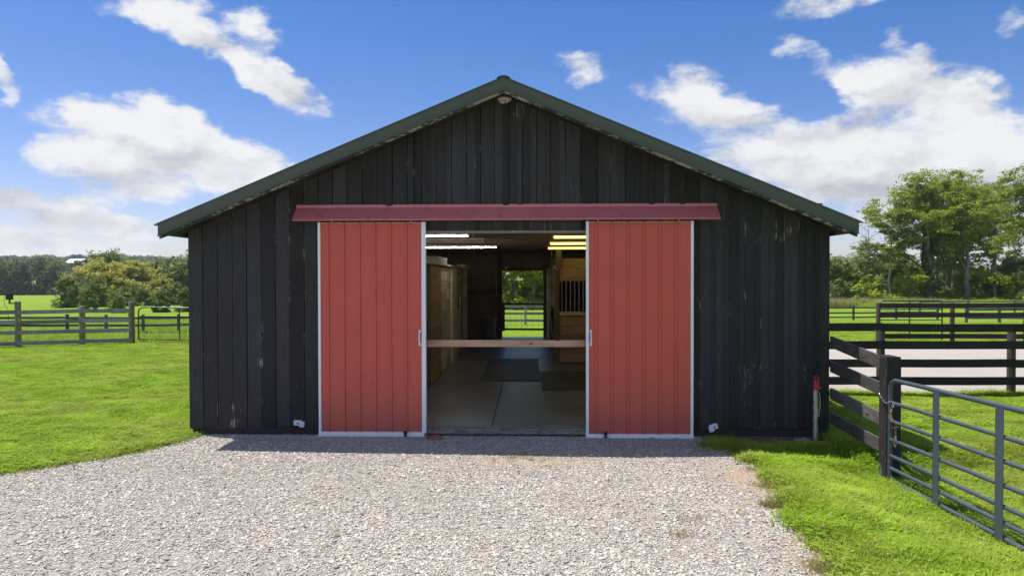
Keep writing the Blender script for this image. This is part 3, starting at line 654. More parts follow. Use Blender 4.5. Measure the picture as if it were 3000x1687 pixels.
def chain(path, r=.004, link=.03):
    p = smoothpath(path, 8); mb = MB(); acc = 0; k = 0; L = 0
    for a, b in zip(p[:-1], p[1:]):
        seg = (b-a).length; d = (b-a).normalized() if seg > 0 else Vector((0,0,1))
        while acc < seg:
            c_ = a+d*acc; s1 = d.orthogonal().normalized(); s1 = s1 if k % 2 else d.cross(s1)
            ring = [c_+d*(link*.62*math.cos(t))+s1*(link*.3*math.sin(t)) for t in [2*math.pi*i/8 for i in range(9)]]
            mb.tube(ring, r, 4, False); acc += link; k += 1
        acc -= seg
    return mb
tag(chain([(.99, 6.75, 2.10), (.985, 6.74, 1.5), (.99, 6.74, .9), (.985, 6.74, .35)], .005, .045).build('tie_chain', M['rust']), 'long thin chain hanging down the right stall corner post', 'chain')
tag(chain([(.80, 6.6, 2.8), (.83, 6.6, 2.5), (.86, 6.62, 2.16)], .004, .03).build('pull_chain', M['rust']), 'thin pull chain hanging from the ceiling above the aisle', 'chain')
# crossties and halters on the post by the rear gate
ht = thing('hanging_halters', 'dark halters and lead ropes bunched on the post by the rear gate', 'halter', (.88, 6.9, 1.3))
for k in range(5):
    a = .86+rng.uniform(-.03, .02); z0 = rng.uniform(1.2, 1.38); z1 = rng.uniform(.5, .85)
    MB().tube(smoothpath([(a, 6.86, z0), (a-.05, 6.84, (z0+z1)/2+.05), (a-.03, 6.85, z1), (a+.02, 6.85, z1+.05), (a+.01, 6.86, z0-.05)]), .009, 6).build('strap', M['rope_dark'], ht, True)
tag(MB().tube(smoothpath([(.84, 6.7, 1.28), (.80, 6.7, 1.2), (.80, 6.7, .95), (.84, 6.7, .72), (.86, 6.7, .62)]), .008, 6).build('cross_tie', M['fixture'], None, True), 'pale cross tie strap hanging by the right stall corner', 'strap')
# rear gate
rg = thing('rear_gate', 'low wooden gate with wire mesh across the rear doorway', 'gate', (.9, 13.7, 0))
for (z0, z1) in ((1.095, 1.165), (.255, .325)):
    MB().prism([(-.75, (z0+z1)/2-.008), (-.60, z0), (.93, z0-.01), (.93, z1-.01), (-.60, z1), (-.75, (z0+z1)/2+.008)], 'y', 13.66, 13.70).build('rail', M['sill'], rg)
MB().bevbox(-.60, 13.705, .22, -.50, 13.735, 1.19, .003).build('stile', M['beam'], rg)
MB().bevbox(.80, 13.705, .22, .92, 13.735, 1.19, .003).build('stile', M['beam'], rg)
w = MB()
for k in range(1, 7): w.tube([(-.5+k*.186, 13.715, .3), (-.5+k*.186, 13.715, 1.12)], .0035, 4)
for k in range(1, 8): w.tube([(-.5, 13.72, .28+k*.105), (.8, 13.72, .28+k*.105)], .0025, 4)
w.tube([(-.5, 13.71, .42), (-.42, 13.71, .32)], .01, 4); w.build('wire_mesh', M['gate_green'], rg)
tb = thing('trash_can', 'round slate grey plastic bin against the rear wall', 'trash can', (-1.03, 13.45, 0))
MB().lathe([(.20, .0), (.215, .02), (.262, .64), (.275, .655), (.275, .69), (.262, .695), (.25, .66), (.205, .04), (.01, .03)], (-1.03, 13.45, 0), 28).build('bin', M['bin'], tb, True)
tag(MB().tube([(-.775, 13.76, 1.38), (-.80, 13.79, 2.42)], .013, 8).build('wooden_pole', M['pine'], None, True), 'thin pale wooden pole hung on the rear wall left of the opening', 'pole')
tag(MB().lathe([(.045, 0), (.045, .015), (.02, .03)], (0, 0, 0), 16).build('wall_disc', M['whiteplastic']), 'small pale round disc on the beam above the rear doorway', 'disc')
q = bpy.data.objects['wall_disc']; q.location = (-.46, LEN-.115, 2.33); q.rotation_euler = (R(90), 0, 0)
# ceiling strip lights
def strip(x0, x1, y, z, lit, label, two=False):
    t = thing('strip_light', label, 'ceiling light', (x0, y, z+.06), 'strip lights under the barn ceiling')
    MB().bevbox(x0, y-.035, z+.02, x1, y+.035, z+.075, .003).build('housing', M['fixture'], t)
    mm = {'w': M['tube_w'], 'y': M['tube_y'], None: M['fixture']}[lit]
    r_ = .009 if lit == 'w' else .019
    if two:
        xm = (x0+x1)/2-.04; MB().tube([(x0+.03, y, z), (xm-.01, y, z)], r_, 10).build('tube', mm, t, True); MB().tube([(xm+.01, y, z), (x1-.02, y, z)], r_, 10).build('tube', mm, t, True)
    else: MB().tube([(x0+.03, y, z), (x1-.02, y, z)], r_, 10).build('tube', mm, t, True)
    for hx in (x0+.2, x1-.2): MB().tube([(hx, y, z+.075), (hx, y, 2.95)], .004, 4).build('hanger', M['galv'], t)
    for ex in (x0+.01, x1-.02): MB().bevbox(ex-.01, y-.02, z-.02, ex+.02, y+.02, z+.02, .002).build('end_cap', M['fixture'], t)
strip(-3.0, -.64, 1.87, 2.665, 'w', 'white strip light at the left, nearest the doorway')
strip(-2.95, -.52, 3.60, 2.66, None, 'unlit strip light at the left, middle of three')
strip(-2.9, -.38, 5.80, 2.66, 'w', 'white two tube strip light at the left, farthest in', True)
strip(.70, 3.1, 2.3, 2.665, 'y', 'yellow strip light at the right, nearest the doorway')
strip(.70, 3.1, 4.27, 2.66, 'y', 'yellow strip light at the right, middle of three')
strip(.72, 3.1, 6.36, 2.66, 'y', 'yellow strip light at the right, farthest in')

# ------------------------------------------------------------------ fences and gates
def rail_between(p0, p1, h, t, name, mat, parent, sag=0.):
    p0, p1 = Vector(p0), Vector(p1); d = p1-p0; L = math.hypot(d.x, d.y); a = math.atan2(d.y, d.x)
    mb = MB(); mid = (p0+p1)/2
    sl = d.z/L; n_ = 3
    vs = []
    for i in range(n_+1):
        u = -L/2+L*i/n_; zc = u*sl-sag*math.sin(math.pi*i/n_)
        vs += [(u, -t/2, zc-h/2), (u, t/2, zc-h/2), (u, t/2, zc+h/2), (u, -t/2, zc+h/2)]
    fs = [(0, 3, 2, 1), tuple(4*n_+k for k in (0, 1, 2, 3))]
    for i in range(n_):
        for k in range(4): fs.append((4*i+k, 4*i+(k+1) % 4, 4*(i+1)+(k+1) % 4, 4*(i+1)+k))
    Mx = Matrix.Translation(mid) @ Matrix.Rotation(a, 4, 'Z')
    mb.add([Mx @ Vector(v) for v in vs], fs); return mb.build(name, mat, parent)
def round_post(x, y, zb, zt, r, mat, parent, top=None, lean=0):
    o = MB().lathe([(r*1.03, zb-.1), (r, zb+.3), (r*.97, zt-.01), (r*.9, zt)], (x, y, 0), 14).build('post', mat, parent, True)
    if top: MB().lathe([(r*.88, zt+.001), (r*.86, zt+.004)], (x, y, 0), 14).build('cut_top', top, parent)
    return o
# short panel from barn corner to gate post, runs towards the camera
fp = thing('fence_panel', 'short four rail black fence from barn corner to the gate post', 'fence', (4.3, -.7, -.12))
for (z0, z1) in ((1.14, 1.02), (.815, .72), (.455, .385), (.135, .085)):
    rail_between((4.30, .0, z0), (4.30, -1.34, z1), .145, .03, 'rail', M['panel_rail'], fp)
MB().bevbox(4.195, -1.60, -.5, 4.355, -1.44, 1.11, .006).build('gate_post', M['black_fence'], fp)
MB().bevbox(4.262, -1.435, -.5, 4.338, -1.345, 1.10, .005).build('backing_post', M['black_fence'], fp)
MB().bevbox(4.197, -1.598, 1.112, 4.353, -1.35, 1.12, .003).build('post_cap', M['black_fence'], fp)
# tube gate
tg = thing('tube_gate', 'blue grey six bar tubular farm gate in front of the grass', 'gate', (4.22, -1.6, -.12))
GY0, GY1 = -1.66, -5.3
def gz(z, y): return z+.02*(GY0-y)
zbars = [.885, .635, .435, .235, .06, -.075, -.20]
r_ = .0225
top = [(4.22, GY0+.03, -.2), (4.22, GY0+.03, .72), (4.22, GY0+.025, .80), (4.22, GY0-.01, .855), (4.22, GY0-.07, .885)]+[(4.22, y, gz(.885, y)) for y in (-2.2, -3, -4, -5.2)]+[(4.22, -5.27, .92), (4.22, -5.31, .85), (4.22, -5.31, -.12)]
MB().tube(top, r_, 10).build('frame_tube', M['gate'], tg, True)
for zb_ in zbars[1:]:
    y0 = GY0+.03
    MB().tube([(4.222, y0, zb_), (4.222, -3.5, gz(zb_, -3.5)), (4.222, -5.3, gz(zb_, -5.3))], r_*.88, 10).build('bar', M['gate'], tg, True)
for yb in (-2.50, -3.38, -4.3):
    MB().bevbox(4.196, yb-.05, gz(-.20, yb)-.02, 4.200, yb+.05, gz(.885, yb)-.01, .001).box(4.196, yb+.046, gz(-.2, yb)-.02, 4.245, yb+.05, gz(.885, yb)-.02).build('brace', M['gate'], tg)
# chain that ties the gate
gc = chain([(4.25, -1.35, .82), (4.20, -1.45, .70), (4.17, -1.62, .63), (4.20, -1.70, .66), (4.19, -1.74, .60)], .0035, .028); gc.build('gate_chain', M['galv'], tg)
gc = chain([(4.19, -1.70, .56), (4.165, -1.74, .50), (4.19, -1.80, .44), (4.20, -1.78, .36), (4.20, -1.79, .28)], .005, .03)
gc.build('latch_chain', M['rust'], tg)
MB().tube(smoothpath([(4.19, -1.78, .30), (4.19, -1.765, .24), (4.19, -1.79, .19), (4.19, -1.815, .24), (4.19, -1.79, .30)]), .005, 6).build('snap_hook', M['galv'], tg, True)
# hinge bolts
MB().tube([(4.24, -1.62, .36), (4.33, -1.60, .36)], .006, 6).build('bolt', M['yellow'], tg)

def board_fence(name, label, pts, rails, post_h, post_kind, mat, post_mat, rt=.03, rh=.13, yoff=-.06, cap=None, cat='fence', group=None):
    t = thing(name, label, cat, (pts[0][0], pts[0][1], tz(*pts[0])), group)
    for i, (x, y) in enumerate(pts):
        g = tz(x, y)
        if post_kind == 'round': round_post(x, y, g, g+post_h[i] if isinstance(post_h, list) else g+post_h, .090 if cap else .068, post_mat, t, cap)
        else:
            h = g+post_h; MB().bevbox(x-.05, y-.05, g-.1, x+.05, y+.05, h, .005).build('post', post_mat, t)
    for (a, b) in zip(pts[:-1], pts[1:]):
        ga, gb = tz(*a), tz(*b)
        dx, dy = b[0]-a[0], b[1]-a[1]; L = math.hypot(dx, dy); nx_, ny_ = dy/L, -dx/L
        if ny_ > 0: nx_, ny_ = -nx_, -ny_
        off = abs(yoff)
        for z in rails:
            j = rng.uniform(-.008, .008)
            rail_between((a[0]+nx_*off+dx/L*.003, a[1]+ny_*off+dy/L*.003, ga+z+j), (b[0]+nx_*off-dx/L*.003, b[1]+ny_*off-dy/L*.003, gb+z+rng.uniform(-.008, .008)), rh, rt, 'rail', mat, t, rng.uniform(0, .008))
    return t
# arena front
board_fence('board_fence', 'black four rail fence along the near side of the sand arena', [(4.40, 3.12), (6.53, 3.12), (8.80, 3.12), (11.1, 3.12), (13.4, 3.12)], (.30, .60, .92, 1.23), 1.22, 'round', M['black_fence'], M['dark_post'], .03, .14, .085)
board_fence('board_fence', 'black three rail fence along the far side of the sand arena', [(11.47, 13.0), (13.8, 13.0), (16.1, 13.0), (18.4, 13.0), (20.8, 13.0)], (.24, .92, 1.22), 1.30, 'round', M['black_fence'], M['dark_post'], .03, .15, .085)
# thin metal gate just behind the far arena fence
ag = thing('arena_gate', 'thin green tube gate behind the far arena fence', 'gate', (11.5, 13.2, -.12))
MB().tube([(11.62, 13.2, -.02), (11.62, 13.2, 1.15), (11.66, 13.2, 1.215), (11.72, 13.2, 1.235), (13.5, 13.2, 1.235), (13.58, 13.2, 1.20), (13.6, 13.2, 1.12), (13.6, 13.2, -.02)], .021, 8).build('frame_tube', M['gate_green'], ag, True)
for z0 in (.10, .28, .62, .96): MB().tube([(11.62, 13.2, z0), (13.6, 13.2, z0)], .016, 8).build('bar', M['gate_green'], ag, True)
MB().bevbox(12.55, 13.18, 0, 12.58, 13.22, 1.22, .004).build('brace', M['gate_green'], ag)
# paddock fences to the right
board_fence('board_fence', 'old grey three rail paddock fence beyond the arena and its green gate', [(13.9, 29.6), (16.25, 29.8), (18.66, 30), (21.2, 30.3), (23.7, 30.6)], (.15, .40, .68), .80, 'square', M['dark_rail'], M['dark_rail'], .03, .085, .06)
board_fence('board_fence', 'dark paddock fence with many close posts at the far right', [(22.3, 25.8), (23.6, 25.3), (24.9, 24.8), (26.2, 24.3), (27.6, 23.8), (29.0, 23.3), (30.5, 22.8)], (.30, .72), .86, 'square', M['dark_rail'], M['dark_rail'], .03, .11, .06)
board_fence('board_fence', 'faint pasture fence before the trees at the far right', [(28, 40), (32, 41), (36, 42), (40, 43), (44, 44), (48, 45)], (.4, .8), .95, 'square', M['dark_rail'], M['dark_rail'], .03, .10, .06)
# left front fence: grey rails on round posts
lf = board_fence('board_fence', 'weathered grey four rail fence on round posts by the left lawn', [(-19.6, 10.2), (-17.4, 10.85), (-15.49, 11.6), (-13.94, 12.3), (-12.66, 12.85)], (.13, .46, .78, 1.09), [1.2, 1.25, 1.42, 1.24, 1.37], 'round', M['grey_rail'], M['post'], .03, .12, .085, M['post_top'])
# electric line and insulators
tag(MB().tube([(-15.42, 11.52, .84), (-13.86, 12.22, .80), (-12.62, 12.77, .82)], .0035, 5).tube([(-15.42, 11.52, .70), (-13.86, 12.22, .66)], .0035, 5).build('electric_wire', M['yellow']), 'thin yellowish electric wire strung between the left lawn fence posts', 'wire')
for (x, y, z, lab) in ((-15.37, 11.50, .74, 'yellow insulator on the post under the floodlight'), (-12.70, 12.76, .83, 'yellow insulator on the post beside the mesh gate')):
    tag(MB().bevbox(x-.02, y-.02, z-.07, x+.02, y+.02, z+.05, .004).bevbox(x-.045, y-.01, z, x+.045, y+.01, z+.02, .003).build('insulator', M['yellow']), lab, 'insulator', 'yellow fence insulators')
# floodlight on the tallest post
fl = thing('floodlight', 'small black floodlight on an arm above the left fence post', 'floodlight', (-15.66, 11.5, 1.24))
MB().bevbox(-15.78, 11.47, 1.355, -15.57, 11.54, 1.54, .012).build('head', M['blackplastic'], fl)
MB().bevbox(-15.76, 11.462, 1.38, -15.59, 11.468, 1.50, .004).build('lens', M['blackplastic'], fl)
MB().bevbox(-15.79, 11.44, 1.545, -15.56, 11.55, 1.556, .003).build('hood', M['blackplastic'], fl)
MB().bevbox(-15.70, 11.49, 1.24, -15.655, 11.53, 1.355, .006).bevbox(-15.70, 11.49, 1.225, -15.50, 11.53, 1.26, .006).build('bracket', M['blackplastic'], fl)
MB().tube(smoothpath([(-15.76, 11.52, 1.50), (-15.84, 11.5, 1.42), (-15.82, 11.5, 1.2), (-15.70, 11.48, 1.0), (-15.70, 11.48, .7), (-15.66, 11.47, .55)]), .006, 5).build('cable', M['blackplastic'], fl, True)
# mesh gate beside the left post
mg = thing('mesh_gate', 'dark green tubular gate with wire mesh left of the barn', 'gate', (-12.5, 13.2, -.12))
gl0, gl1 = Vector((-12.55, 13.05)), Vector((-9.0, 12.95))
def gp(t, z): p = gl0.lerp(gl1, t); return (p.x, p.y, z)
sc_ = .93
MB().tube([gp(0, -.02), gp(0, .93), gp(.01, 1.0), gp(.03, 1.045), gp(.06, 1.055), gp(.97, 1.02), gp(1, .95), gp(1, -.05)], .022, 8).build('frame_tube', M['gate_green'], mg, True)
MB().tube([gp(0, .755), gp(1, .73)], .019, 8).build('bar', M['gate_green'], mg, True)
MB().tube([gp(0, .0), gp(1, -.04)], .021, 8).build('bar', M['gate_green'], mg, True)
for t_ in (.39, .78): MB().tube([gp(t_, -.01), gp(t_, 1.03)], .019, 8).build('upright', M['gate_green'], mg, True)
w = MB()
for k in range(1, 70): w.tube([gp(k/70, 0), gp(k/70, .75)], .0028, 3, False)
for k in range(1, 7): w.tube([gp(0, k*.107), gp(1, k*.105)], .0028, 3, False)
w.build('wire_mesh', M['gate_green'], mg)
# pasture fence behind it, on lower ground
board_fence('board_fence', 'old dark three rail pasture fence behind the left lawn fence', [(-27.2, 17.5), (-24.0, 18.3), (-21.2, 19.0), (-19.45, 19.6), (-18.2, 20.3), (-16.9, 20.9), (-15.3, 20.9), (-14.7, 21.7), (-13.6, 22.4), (-12, 23.4), (-10.4, 24.4), (-8.8, 25.4)], (.20, .52, .84), 1.0, 'square', M['dark_rail'], M['dark_rail'], .03, .10, .06)
board_fence('board_fence', 'weathered grey fence across the pasture seen through the rear doorway', [(-7.4, 24.8), (-5, 24.9), (-2.7, 25), (.12, 25), (2.4, 25), (4.8, 25), (7.2, 25.1)], (.20, .55, .90), 1.02, 'square', M['grey_rail'], M['grey_rail'], .03, .13, .06)

# ------------------------------------------------------------------ trees
def mesh_np(name, V, F, mat, smooth=False):
    me = bpy.data.meshes.new(name); me.vertices.add(len(V)); me.vertices.foreach_set('co', np.asarray(V, np.float32).ravel())
    F = np.asarray(F, np.int32); n_, k = F.shape
    me.loops.add(n_*k); me.loops.foreach_set('vertex_index', F.ravel()); me.polygons.add(n_)
    me.polygons.foreach_set('loop_start', np.arange(0, n_*k, k, dtype=np.int32)); me.update(calc_edges=True)
    me.materials.append(mat); return me
def leaves_np(cent, size, r, up=.5):
    n_ = len(cent)
    nrm = r.normal(size=(n_, 3)); nrm[:, 2] = np.abs(nrm[:, 2])+up; nrm /= np.linalg.norm(nrm, axis=1)[:, None]
    t = r.normal(size=(n_, 3)); t -= nrm*(t*nrm).sum(1)[:, None]; t /= np.linalg.norm(t, axis=1)[:, None]; b = np.cross(nrm, t)
    s_ = (size*r.uniform(.6, 1.3, n_))[:, None]
    V = np.stack([cent-t*s_, cent-b*s_*.55, cent+t*s_, cent+b*s_*.55], 1).reshape(-1, 3)
    return V, np.arange(4*n_).reshape(n_, 4)
def tree_meshes(kind, seed, H, tr, crown_r, leaf, nleaf, bark, leafmat, base_frac=.35, lean=0.):
    r = np.random.RandomState(seed); mb = MB(); pads = []
    low = kind in ('bush', 'round') and base_frac < .1
    top = np.array([lean*H, r.uniform(-.03, .03)*H, H*(.93 if kind != 'dead' else .98)])
    npt = 9; tp = []
    for i in range(npt):
        t = i/(npt-1); tp.append(np.array([top[0]*t**1.3, top[1]*t, top[2]*t])+np.array([r.uniform(-1, 1), r.uniform(-1, 1), 0])*H*.010*(t > 0))
    fork = .55 if kind == 'bush' else 1.
    mb.tube([tuple(p) for p in tp], [tr*(1.35 if i == 0 else 1)*(1-.86*(i/(npt-1))) for i in range(npt)], 8)
    def at(t):
        f = t*(npt-1); i = min(int(f), npt-2); return tp[i]*(1-(f-i))+tp[i+1]*(f-i)
    def limb(p, d, L, rad, depth):
        pts = [p]; q = p.copy(); dd = d.copy(); lift = .10 if d[2] > .25 else .01
        for i in range(4):
            dd = dd+r.normal(size=3)*.16+np.array([0, 0, lift if kind != 'dead' else .03]); dd /= np.linalg.norm(dd); q = q+dd*L/4; pts.append(q.copy())
        mb.tube([tuple(a) for a in pts], [rad*(1-.78*i/4) for i in range(5)], 5 if depth else 6, False)
        if depth < (2 if kind in ('locust', 'dead') else 1):
            for k in range(r.randint(2, 5) if kind != 'dead' else 4):
                j = r.randint(1, 5); nd = dd*.9+r.normal(size=3)*.65; nd[2] = nd[2]*.6+.15; nd /= np.linalg.norm(nd)
                limb(pts[j], nd, L*r.uniform(.38, .62), rad*.45, depth+1)
        pads.append((pts[-1], L, depth)); 
        if depth == 0: pads.append((pts[3], L*.8, depth))
    nleaf = int(nleaf*2.0) if kind == 'locust' else nleaf; leaf = leaf*.82 if kind == 'locust' else leaf
    nl = {'locust': 13, 'dead': 11, 'bush': 15, 'round': 16}[kind]
    for k in range(nl):
        t = base_frac+(1-base_frac)*(k+.5)/nl*.97; a = k*2.4+r.uniform(-.5, .5)
        e = R(r.uniform(20, 50)) if kind == 'locust' else R(r.uniform(10, 60))
        if kind == 'dead': e = R(r.uniform(25, 60))
        if kind in ('bush', 'round') and t < .32 and base_frac < .1: e = R(r.uniform(-8, 14))
        prof = {'locust': .55+.6*math.sin(math.pi*min(1, (t-base_frac)/(1-base_frac)*.85+.15)), 'dead': 1-.5*t,
                'bush': math.sin(math.pi*(.18+.74*(t-base_frac)/(1-base_frac)))**.6, 'round': math.sin(math.pi*(.2+.72*(t-base_frac)/(1-base_frac)))**.7}[kind]
        d = np.array([math.cos(a)*math.cos(e), math.sin(a)*math.cos(e), math.sin(e)])
        limb(at(t), d, crown_r*prof*r.uniform(.75, 1.15), tr*.42*(1-.55*t), 0)
    pads.append((tp[-1], crown_r*.6, 0))
    bv = np.array(mb.v); fac = H/bv[:, 2].max()
    def trunk_mesh(f):
        b_ = bpy.data.meshes.new('trunk'); b_.from_pydata((bv*np.array([min(1, f*1.08), min(1, f*1.08), f])).tolist(), [], mb.f); b_.materials.append(bark)
        b_.polygons.foreach_set('use_smooth', [True]*len(b_.polygons)); return b_
    if kind == 'dead' or nleaf == 0: return trunk_mesh(fac), None
    cs = []; wts = np.array([max(.25, p[1])**1.0 for p in pads]); wts /= wts.sum()
    for (p, L, d), w in zip(pads, wts):
        n_ = max(6, int(nleaf*w))
        if kind == 'locust': rx = crown_r*r.uniform(.20, .36); rz = rx*r.uniform(.28, .55)
        else: rx = crown_r*r.uniform(.20, .36); rz = rx*r.uniform(.6, .9)
        # each pad is built of a few sub-clumps
        for s_ in range(4):
            c0 = p+r.normal(size=3)*np.array([rx, rx, rz])*.55; m_ = n_//4
            u = r.normal(size=(m_, 3)); u /= np.linalg.norm(u, axis=1)[:, None]; u *= (r.uniform(0, 1, m_)**.45)[:, None]
            cs.append(c0+u*np.array([rx, rx, rz])*.62)
    if low:                                                     # skirts of foliage down to the ground
        for k in range(14):
            a = k*2.4; q = np.array([math.cos(a), math.sin(a), 0])*crown_r*r.uniform(.35, .85); q[2] = H*r.uniform(.04, .2); m_ = int(nleaf*.016)
            u = r.normal(size=(m_, 3)); u /= np.linalg.norm(u, axis=1)[:, None]; u *= (r.uniform(0, 1, m_)**.4)[:, None]; cs.append(q+u*np.array([crown_r*.34, crown_r*.34, H*.12]))
    cs = np.concatenate(cs); cs = cs[cs[:, 2] > .05]
    f = H/np.percentile(cs[:, 2], 99.6); cs = cs*np.array([min(1, f*1.08), min(1, f*1.08), f]); bark_me = trunk_mesh(f)
    V, F = leaves_np(cs, leaf, r, .5)
    return bark_me, mesh_np('crown', V, F, leafmat)
def place_tree(name, label, meshes, x, y, s=1., rz=0., group=None, extra=None, zoff=0, sxy=None):
    t = thing(name, label, 'tree' if 'bush' not in name and 'shrub' not in name else 'bush', (x, y, tz(x, y)+zoff), group)
    t.rotation_euler = (0, 0, rz); t.scale = (sxy or s, sxy or s, s)
    for nm, me in (('trunk', meshes[0]), ('crown', meshes[1])):
        if me is None: continue
        o = bpy.data.objects.new(nm, me); C.objects.link(o); o.parent = t
    return t
GR = 'tall slender trees beyond the right paddock'
T = {}
T['locA'] = tree_meshes('locust', 11, 15, .33, 3.6, .17, 9000, M['bark'], M['locust'], .28)
T['locB'] = tree_meshes('locust', 12, 15, .25, 2.7, .17, 6500, M['bark'], M['locust'], .36, .03)
T['locC'] = tree_meshes('locust', 14, 15, .22, 2.5, .17, 5500, M['bark'], M['locust'], .42, -.03)
T['big'] = tree_meshes('locust', 17, 15.3, .62, 4.6, .18, 15000, M['bark'], M['locust'], .22)
T['small'] = tree_meshes('locust', 21, 7.6, .10, 1.7, .13, 2600, M['bark'], M['olive'], .45, .03)
T['dead'] = tree_meshes('dead', 23, 10.2, .12, 2.6, 0, 0, M['bark'], None, .42)
T['deadL'] = tree_meshes('dead', 29, 7.4, .36, 4.4, 0, 0, M['deadbark'], None, .26)
T['bushA'] = tree_meshes('bush', 31, 5.0, .12, 2.6, .17, 7000, M['bark'], M['mid'], .06)
T['bushB'] = tree_meshes('bush', 32, 5.0, .12, 2.8, .17, 7000, M['bark'], M['bright'], .05)
T['bushC'] = tree_meshes('bush', 33, 6.0, .12, 2.7, .17, 7000, M['bark'], M['olive'], .08)
T['roundY'] = tree_meshes('round', 41, 9.5, .33, 4.6, .22, 17000, M['bark'], M['yellowleaf'], .22)
T['roundY2'] = tree_meshes('round', 45, 9.5, .30, 4.2, .22, 14000, M['bark'], M['yellowleaf'], .18)
T['roundM'] = tree_meshes('round', 43, 11, .33, 4.6, .26, 11000, M['bark'], M['mid'], .12)
T['roundB'] = tree_meshes('round', 44, 11, .33, 4.6, .24, 13000, M['bark'], M['bright'], .05)
T['dark1'] = tree_meshes('round', 51, 13, .35, 5.2, .36, 8000, M['bark'], M['darkleaf'], .02)
T['dark2'] = tree_meshes('round', 52, 13, .35, 5.6, .36, 8000, M['bark'], M['darkleaf'], .02)
T['dark3'] = tree_meshes('bush', 53, 12, .35, 5.4, .36, 8000, M['bark'], M['mid'], .02)
# right hand group
place_tree('slim_tree', 'small leaning grey green tree nearest the barn roof end', T['small'], 39.5, 72, 1, .3, GR)
place_tree('bare_tree', 'thin leafless tree just right of the barn eave', T['dead'], 41.1, 74, 1, 1.0, GR, None)
place_tree('slim_tree', 'slender tree with a single straight trunk left of the ivy clad giant', T['locC'], 41.4, 70, .72, 2.1, GR, sxy=.85)
big = place_tree('giant_tree', 'largest tree with thick ivy covered trunk at the right', T['big'], 46.9, 72, 1, .4, GR)
# ivy wrapped on the big trunk
r_ = np.random.RandomState(5); n_ = 5200; zz = r_.uniform(.3, 10.8, n_); an = r_.uniform(0, 2*math.pi, n_); rad = (.66-.035*zz)*(1+.35*np.sin(zz*1.7+an*2))+r_.normal(0, .07, n_)
V, F = leaves_np(np.stack([np.cos(an)*rad, np.sin(an)*rad, zz], 1), .13, r_, .1)
o = bpy.data.objects.new('ivy', mesh_np('ivy', V, F, M['ivy'])); C.objects.link(o); o.parent = big
place_tree('slim_tree', 'tall tree standing right behind the ivy clad giant', T['locB'], 52.8, 80, 1.05, 3.5, GR)
place_tree('slim_tree', 'tall straight tree with high crown right of the ivy clad giant', T['locA'], 51.7, 76, 1.04, 1.2, GR, sxy=.85)
place_tree('slim_tree', 'thin tree seen between two taller straight trunks', T['locC'], 57.2, 84, 1.02, .2, GR)
place_tree('slim_tree', 'tall twin crowned tree in the middle of the right group', T['locB'], 54.7, 78, 1.0, 5.1, GR)
place_tree('slim_tree', 'tree whose high limb reaches out to the right over a gap', T['locA'], 50.3, 70, .93, 4.0, GR, sxy=.8)
place_tree('slim_tree', 'left one of the paired thin trunks before the sky gap', T['locC'], 58.3, 78, .95, 2.6, GR)
place_tree('slim_tree', 'right one of the paired thin trunks before the sky gap', T['locC'], 54.7, 72, .83, 4.4, GR)
place_tree('broad_tree', 'broad bright crown cut by the right edge of the picture', T['locA'], 49.3, 58, .90, 2.9, GR, sxy=1.0)
place_tree('broad_tree', 'second broad crown behind the one at the right picture edge', T['big'], 63, 70, .98, 4.9, GR, sxy=.9)
GU = 'bushes and low trees under the right hand trees'
und = [('bushC', 37.2, 75, .95, 'grey green willowy bush closest to the barn wall on the right'), ('bushB', 39.6, 71, .62, 'bright yellow green shrub at the foot of the leaning tree'),
       ('bushC', 34.6, 80, .95, 'grey green bush peeking out beside the barn corner'), ('bushA', 42.5, 80, 1.15, 'dark green bush behind the bare tree'), ('bushB', 43.6, 69, .75, 'bright shrub between the bare tree and the ivy clad giant'),
       ('bushA', 45.4, 68, .62, 'low dark bush left of the ivy clad trunk'), ('bushB', 48.8, 78, 1.0, 'bright bush right behind the ivy clad trunk'), ('bushA', 50.2, 84, 1.2, 'tall mid green bush behind the straight trunks'),
       ('bushC', 47.0, 80, 1.1, 'grey green bush behind the ivy clad giant'), ('bushB', 54.2, 76, .85, 'bright bush among the straight trunks'), ('bushA', 56.8, 75, .7, 'mid green bush left of the paired trunks'),
       ('bushB', 58.8, 82, 1.0, 'bright bush under the sky gap'), ('bushB', 52.2, 66, .70, 'bright yellow green bush near the paired trunks'), ('bushC', 53.4, 63, .62, 'small grey green bush right of the paired trunks'),
       ('bushA', 50.6, 59, .8, 'mid green bush under the broad right edge crown'), ('bushB', 55.5, 64, .95, 'bright bush at the right edge of the picture'), ('bushC', 62.5, 80, 1.0, 'grey green bush far right behind the others'),
       ('bushA', 36.0, 84, 1.1, 'dark bush behind the grey green bush by the barn wall')]
for i, (k, x, y, s_, lab) in enumerate(und): place_tree('understory_bush', lab, T[k], x, y, s_, i*1.3, GU, sxy=s_*1.1)
GB = 'distant tree belt behind the right hand trees'
ORD = ['first', 'second', 'third', 'fourth', 'fifth', 'sixth', 'seventh', 'eighth', 'ninth', 'tenth', 'eleventh', 'twelfth', 'thirteenth', 'fourteenth', 'fifteenth', 'sixteenth', 'seventeenth', 'eighteenth']
for i in range(13):
    x = 48+i*5.2; y = 118+6*math.sin(i*2.3)
    place_tree('belt_tree', 'low rounded tree of the distant belt, '+ORD[i]+' to the right of the barn wall', T[('dark3', 'roundM', 'dark3')[i % 3]], x, y, rng.uniform(.50, .62), i*1.1, GB, sxy=.75)
